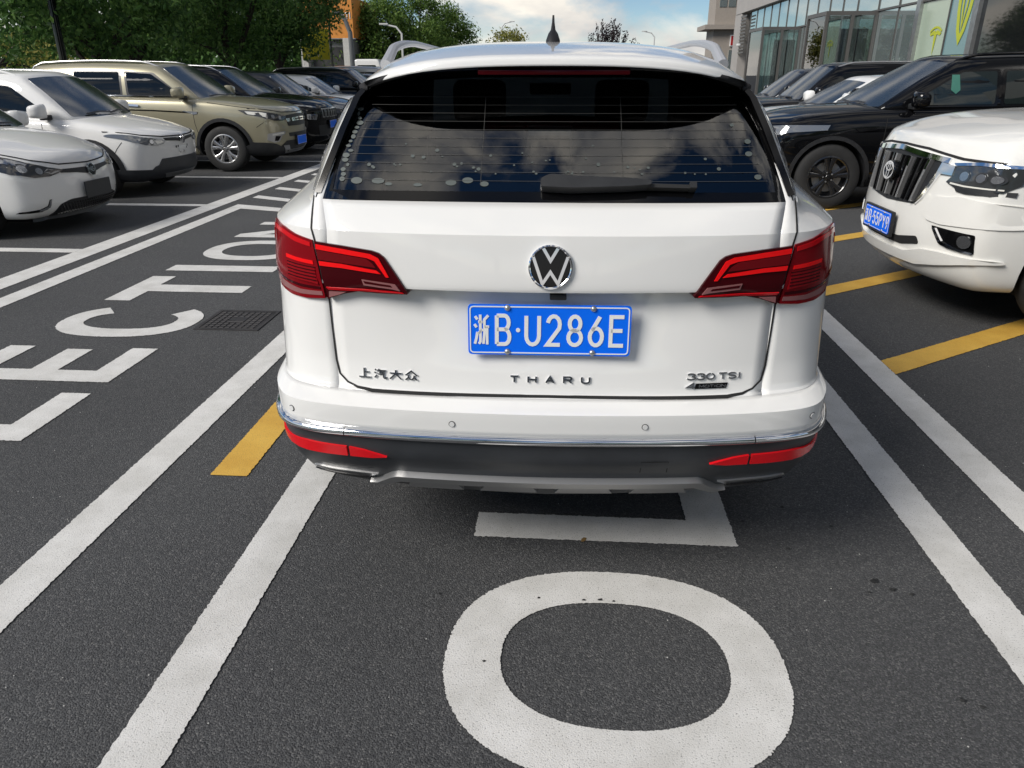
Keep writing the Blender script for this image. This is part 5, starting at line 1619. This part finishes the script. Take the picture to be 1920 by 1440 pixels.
tree('tree', 'sparse yellowish backlit tree at the left edge of the picture', (-17.5, 22.5, 0), 6.2, 2.6, 2.0, leaf_yel, 4, 46, 60, .13, trunk_r=.08, limbs=22, spread=.75)
tree('tree', 'small loose green tree at the left edge beside the backlit one', (-14.2, 18.4, 0), 5.5, 1.6, 1.6, leaf_mid, 5, 26, 70, .11, trunk_r=.06, limbs=16, spread=.6)
tree('tree', 'yellow green tree glowing behind the left black post', (-24.0, 32.0, 0), 7.0, 4.5, 2.2, leaf_yel, 6, 70, 130, .22)
GM = 'green trees beyond the lot'
for i, (x, y, H, cr_, lab) in enumerate(((-12.4, 47, 4.9, 1.7, 'leftmost green tree beside the orange building'), (-11.0, 48.5, 5.7, 1.7, 'rounded green tree, second from the orange building'), (-9.3, 50, 6.6, 1.9, 'tallest green tree in the middle distance'), (-7.9, 53, 5.4, 1.5, 'green tree at the right end of the middle-distance group'))):
    tree('tree', lab, (x, y, 0), H, cr_, 2.2, leaf_mid, 20 + i, 90, 130, .2, group=GM, low=1.2)
tree('tree', 'small yellow green tree beyond the roof of the white vehicle', (-5.7, 72, 0), 4.9, 1.9, 2.2, leaf_yel, 31, 40, 90, .25, low=2.0)
# purple-leaved tree with upswept branches
pr = empty('tree', (1.35, 30, 0)); tag(pr, 'small purple-leaved tree with upswept branches beyond the roof', 'tree')
rg = random.Random(5)
tb = MB(); vs, fs = [], []
tb.tube([(0, 0, -.1), (.02, 0, .8), (0, .02, 1.5)], [.09, .07, .06], 8)
for k in range(46):
    a = rg.uniform(0, 6.283); s_ = rg.uniform(.15, 1.0) ; e = Vector((math.cos(a) * s_ * 1.15, math.sin(a) * s_ * 1.1, 3.42 - s_ * .85 + rg.uniform(-.15, .12)))
    st = Vector((0, 0, rg.uniform(1.1, 1.6))); md = st.lerp(e, .5) + Vector((e.x * .12, e.y * .12, -.12))
    tb.tube([st, md, e], [.022, .014, .005], 5)
    for q in range(64):
        t_ = rg.uniform(.35, 1.02)
        p = (st.lerp(md, t_ * 2) if t_ < .5 else md.lerp(e, t_ * 2 - 1)) + Vector((rg.gauss(0, .045), rg.gauss(0, .045), rg.gauss(0, .045)))
        n = Vector((rg.gauss(0, 1), rg.gauss(0, 1), rg.gauss(0, 1))).normalized(); t = n.orthogonal().normalized(); b = n.cross(t); l = rg.uniform(.03, .06)
        i = len(vs); vs += [p - t * l, p + b * l * .5, p + t * l, p - b * l * .5]; fs.append((i, i + 1, i + 2, i + 3))
tb.build('trunk', bark, pr)
me = bpy.data.meshes.new('crown'); me.from_pydata([v[:] for v in vs], [], fs); obj('crown', me, leaf_plum, pr)
# far wood that closes the view on the left
vs, fs = [], []
for k in range(26000):
    x = rg.uniform(-75, -17); top_ = 5.2 + 1.6 * math.sin(x * .55) + math.sin(x * 1.7)
    p = Vector((x, rg.uniform(62, 72), abs(rg.random()) ** .8 * top_))
    n = Vector((rg.gauss(0, 1), rg.gauss(-.6, 1), rg.gauss(.4, 1))).normalized(); t = n.orthogonal().normalized(); b = n.cross(t); l = rg.uniform(.18, .4)
    i = len(vs); vs += [p - t * l, p + b * l * .6, p + t * l, p - b * l * .6]; fs.append((i, i + 1, i + 2, i + 3))
me = bpy.data.meshes.new('far_wood'); me.from_pydata([v[:] for v in vs], [], fs)
tag(obj('far_wood', me, leaf_dark), 'band of far green foliage behind the left trees', kind='stuff')

# ------------------------------------------------------------------ glass showroom on the right
frame_m = pm('bronze_frame', (.16, .145, .135), .4, metal=.6)
clad_m = pm('grey_cladding', (.38, .355, .33), .55, var=.06, vscale=2)
fac_glass = pm('facade_glass', (.58, .68, .68), .02, metal=.8, bump=.012, bscale=.6)
fac_dark = pm('facade_dark_glass', (.012, .013, .014), .03, spec=.8)
fac_pale = pm('frosted_banner', (.38, .46, .36), .12, spec=.8)
fac_blue = pm('blue_banner', (.16, .28, .30), .1, spec=.8)
logo_m = pm('yellow_green_print', (.48, .52, .03), .3)
B = empty('showroom_building', (10, 19, 0)); tag(B, 'glass-fronted showroom with bronze frames along the right side', 'building')
MB().box((.25, -19, 0), (16, 31, 4.7)).build('wall', pm('showroom_inside', (.05, .052, .052), .8), B)
MB().box((-.25, -19, 4.72), (16, 31, 6.1)).build('sign_band', clad_m, B)
MB().box((.1, -19, 6.1), (16, 31, 14)).build('upper_wall', pm('upper_glazing', (.10, .11, .12), .15, spec=.9), B)
MB().box((-.22, 29.4, 0), (.9, 31.2, 4.72)).build('pier', clad_m, B)
lg_ = MB()
for k in range(12): lg_.box((-.26, 27.9, 2.6 + k * .17), (-.223, 29.35, 2.68 + k * .17))
lg_.build('louvre', frame_m, B)
ys = [-17 + 1.5 * k for k in range(10)] + [-2.0, -.4, 2.2, 3.75, 5.6, 7.2, 8.9] + [10.9 + 1.55 * k for k in range(12)]
ys = sorted(ys)
for a, b in zip(ys, ys[1:]):
    c = (a + b) / 2 + 19
    if 19.4 < c < 21.2 or c < 19: m = fac_dark
    elif 22.7 < c < 24.6: m = fac_pale
    elif 21.2 <= c <= 22.7: m = fac_blue
    else: m = fac_glass
    MB().box((0, a + .03, .05), (.03, b - .03, 3.37)).build('window_pane', m, B)
    MB().box((0, a + .03, 3.45), (.03, b - .03, 4.70)).build('window_pane', fac_glass if m is not fac_dark else m, B)
for y in ys:
    big = abs(y - 5.6) < .1 or abs(y - 2.2) < .1
    MB().box((-.10 if big else -.03, y - (.13 if big else .025), 0), (.02, y + (.13 if big else .025), 4.715)).build('mullion', metal if big else frame_m, B)
MB().box((-.05, -19, 3.385), (.02, 29.3, 3.435)).build('transom', frame_m, B)
# printed marks on the two banner panes
def fy(y0, z0, sc_):
    return lambda a, b, t: Vector((-.012 - t, y0 - a * sc_, z0 + b * sc_))
arc = ell(0, -.62, 1.0, .95, 15, 52, 128)
f1 = fy(4.35, 2.50, .55)
q = MB(); ribbon(q, [(a, b) for a, b in arc], .10, .006, f1)
q.prism([(-.62, .05), (-.3, .17), (-.1, .2), (0, .08), (.1, .2), (.3, .17), (.62, .05), (.5, -.06), (.27, 0), (.14, 0), (0, -.95), (-.14, 0), (-.27, 0), (-.5, -.06)], .004, f1)
q.build('printed_mark', logo_m, B)
f2 = fy(2.95, 2.95, .62)
q = MB(); ribbon(q, [(-.55, .75), (-.46, .1), (-.24, -.65), (0, -1.02), (.24, -.65), (.46, .1), (.55, .75)], .24, .004, f2); ribbon(q, [(-.2, .75), (-.16, .2), (0, -.55), (.16, .2), (.2, .75)], .12, .004, f2)
q.build('printed_mark', logo_m, B)
# two glazed entrance lobbies that stand out from the front
lobby_glass = clear_glass('lobby_glass', (.8, .88, .87), base=.22)
for (y0, y1) in ((8.85, 10.9), (17.6, 20.2)):
    x0 = -1.62
    for (x, y) in ((x0, y0), (x0, y1), (-.06, y0), (-.06, y1), ((x0) / 2, y0)):
        MB().box((x - .05, y - .05, 0), (x + .05, y + .05, 3.28)).build('lobby_post', frame_m, B)
    for a, b in (((x0 - .05, y0 - .05), (-.0, y0 + .05)), ((x0 - .05, y1 - .05), (-.0, y1 + .05)), ((x0 - .05, y0 + .05), (x0 + .05, y1 - .05))):
        MB().box((a[0], a[1], 3.28), (b[0], b[1], 3.40)).build('lobby_beam', frame_m, B)
    for a, b in (((x0 + .05, y0), (x0 / 2 - .05, y0)), ((x0 / 2 + .05, y0), (-.11, y0)), ((x0 + .05, y1), (-.11, y1))):
        MB().box((a[0], a[1] - .006, .05), (b[0], a[1] + .006, 3.27)).build('lobby_pane', lobby_glass, B)
    MB().box((x0 - .006, y0 + .06, .05), (x0 + .006, y1 - .06, 3.27)).build('lobby_pane', lobby_glass, B)
    MB().box((-1.0, y0 + .4, 0), (-.1, y0 + .46, 2.9)).build('inner_door', fac_dark, B)
cm = MB().rbox((-.42, 28.9, 3.0), (-.22, 29.1, 3.12), .03).build('wall_camera', plate_white, B)

# office block beyond it
OB = empty('office_building', (10.25, 60, 0)); tag(OB, 'beige office block with a red and white shop sign beyond the showroom', 'building')
MB().box((0, 0, 0), (14, 3, 12)).build('wall', pm('beige_wall', (.33, .29, .25), .7, var=.05), OB)
MB().box((-.7, -.5, 4.45), (14.2, 3.2, 4.75)).build('ledge', pm('beige_wall', (.33, .29, .25)), OB)
for k in range(5):
    w_ = MB().box((.25 + k * .62, -.04, 5.9), (.75 + k * .62, .02, 7.6)).build('window', fac_glass, OB)
    MB().box((.23 + k * .62, -.06, 6.7), (.77 + k * .62, -.03, 6.76)).build('window_bar', frame_m, w_)
sg = MB().box((1.2, -.10, 3.35), (2.9, -.02, 4.1)).build('shop_sign', plate_white, OB)
for k in range(3):
    MB().box((1.26 + k * .54, -.14, 3.42), (1.66 + k * .54, -.105, 4.03)).build('sign_panel', red_paint if k % 2 == 0 else pm('sign_blue', (.05, .08, .3), .5), sg)
for k in range(4):
    MB().box((1.2 + k * .55, -.05, .3), (1.7 + k * .55, .02, 3.1)).build('window', fac_glass, OB)
q = MB()
for k in range(10): q.box((2.3, -.3, 4.9 + k * .3), (3.2, -.05, 5.0 + k * .3))
q.build('louvre', pm('yellow_lit_louvre', (.45, .32, .12), .4), OB)  # yellow light on the slats is painted in as their colour

# ------------------------------------------------------------------ workshop on the left, boards, posts
OR = empty('workshop_building', (-12.0, 45, 0)); tag(OR, 'workshop with orange upper cladding and grey columns behind the dark trees', 'building')
orange = pm('orange_cladding', (.62, .24, .04), .6, var=.12, vscale=2)
MB().box((-3.2, .3, 0), (-.15, 6, 3.3)).build('wall', pm('workshop_wall', (.22, .22, .22), .8), OR)
MB().box((-3.2, 0, 3.35), (0, 6, 5.4)).build('upper_cladding', orange, OR)
for k in range(2):
    MB().box((-.62 - k * 2.4, -.1, 0), (-.28 - k * 2.4, .25, 3.35)).build('column', pm('pale_concrete', (.5, .49, .46), .8, var=.1), OR)
for k in range(1):
    MB().box((-2.5 - k * 2.4, .25, .1), (-.7 - k * 2.4, .29, 2.9)).build('shutter', pm('dark_opening', (.03, .03, .03), .7), OR)  # dark sheet painted in for the shade inside the open bay
letters('331', lambda a, b, t: Vector((a, -.01 - t, b)), -.62, 4.3, .17, .34, .20, .045, .02).build('sign_lettering', plate_white, OR)
MB().box((-3.2, -.03, 3.3), (.1, .28, 3.345)).build('eaves', metal, OR)
sgn = empty('sign_board', (-10.4, 33.0, 0)); tag(sgn, 'yellow sign board hanging right of the rightmost dark tree', 'sign')
MB().rbox((-.6, -.03, 2.05), (.55, .03, 3.2), .01).build('board', pm('yellow_board', (.62, .56, .03), .6, var=.08), sgn)
MB().tube([(.62, 0, 0), (.62, 0, 3.5)], .045, 8).build('post', black_paint, sgn)
letters('TMT', lambda a, b, t: Vector((a, -.031 - t, b)), -.4, 2.15, .14, .10, .2, .025, .004).build('board_lettering', plate_white, sgn)
po = empty('lamp_post', (-9.85, 36, 0)); tag(po, 'grey metal post with a bent head beside the yellow board', 'lamp post')
MB().tube([(.12, 0, 0), (.1, 0, 3.2), (-.1, 0, 3.75), (-.35, 0, 4.0)], [.11, .10, .09, .08], 10).build('post', pm('grey_post', (.14, .15, .16), .5), po)
MB().rbox((-.62, -.1, 3.95), (-.3, .1, 4.08), .03).build('lamp_head', pm('grey_post', (.14, .15, .16)), po)
p2 = empty('lamp_post', (-11.0, 17, 0)); tag(p2, 'black post standing at the upper left among the trees', 'lamp post')
MB().tube([(0, 0, 0), (0, 0, 6.5)], [.085, .075], 12).build('post', black_paint, p2)
MB().rbox((-.3, -.09, 6.45), (.3, .09, 6.55), .03).build('lamp_head', black_paint, p2)
pgrey = pm('street_lamp_paint', (.6, .6, .58), .5)
for (x, y, h_, d_, lab) in ((-6.65, 80, 5.7, 1, 'white street lamp over the yellow green tree'), (8.1, 80, 4.8, -1, 'white street lamp right of the purple tree'), (-9.5, 46, 3.6, -1, 'grey bent pole in front of the green trees')):
    l_ = empty('street_lamp', (x, y, 0)); tag(l_, lab, 'street lamp')
    MB().tube([(0, 0, 0), (0, 0, h_), (d_ * .3, 0, h_ + .35), (d_ * 1.0, 0, h_ + .5)], [.07, .06, .05, .045], 8).build('pole', pgrey, l_)
    MB().rbox((d_ * 1.0 - .25, -.08, h_ + .46), (d_ * 1.0 + .25, .08, h_ + .55), .02).build('lamp_head', pgrey, l_)

# white van seen from behind, far left of the aisle
V = empty('parked_van', (-10.15, 40, 0)); tag(V, 'small white van seen from behind far away beside the trees', 'van')
me = lattice(5, 5, [-1, -.72, -.38, 0, .38, .72, 1], lambda i, m, q: ((([-1, -.72, -.38, 0, .38, .72, 1][m]) * [.78, .80, .80, .74, .62][q]), [0, .15, 1.8, 3.4, 3.9][i] + (.12 * q / 4 if i == 0 else 0) - (.5 * max(0, q - 2) if i == 4 else 0), [.25, .6, 1.2, 1.75, 2.2][q]), lambda a, b: 0)
vm = subdiv_eval(me, 2); vb = bvh_of(vm); obj('body', finish(vm, 45), white_paint, V)
patch('rear_window', rnd([(-.55, 1.35), (.55, 1.35), (.47, 1.92), (-.47, 1.92)], .06), vb, 'R', dark_glass, V, .01, .02, .1)
for sd in (1, -1):
    patch('tail_lamp', rnd([(sd * a, b) for a, b in [(.58, 1.0), (.68, 1.0), (.66, 1.35), (.58, 1.35)]], .02), vb, 'R', lamp_red, V, .01, .02, .1)
    for yy in (.8, 3.1):
        add_wheel(V, sd * .7, yy, .3, 'five_twin', sd).rotation_euler = (0, 0, R(90) * sd)
front = MB().rbox((-.35, -.06, .62), (.35, -.02, .8), .01).build('number_plate', plate_blue, V)

# unseen trees added behind the camera for the paint and rear window to mirror
def copy_tree(o, loc, rz, label):
    c = o.copy(); col.objects.link(c); c.location = loc; c.rotation_euler = (0, 0, rz); c['label'] = label; c['group'] = 'trees behind the camera'
    for ch_ in o.children:
        d_ = ch_.copy(); col.objects.link(d_); d_.parent = c
src = [o for o in bpy.data.objects if o.name.startswith('tree') and o.type == 'EMPTY'][:3]
for i, (x, y) in enumerate(((-9.5, -13), (-6.0, -16), (-2.5, -17.5), (3.5, -19), (8, -16), (11.5, -14))):
    copy_tree(src[i % 3], (x, y, 0), i * 1.1, 'unseen evergreen tree added behind the photographer for reflections')
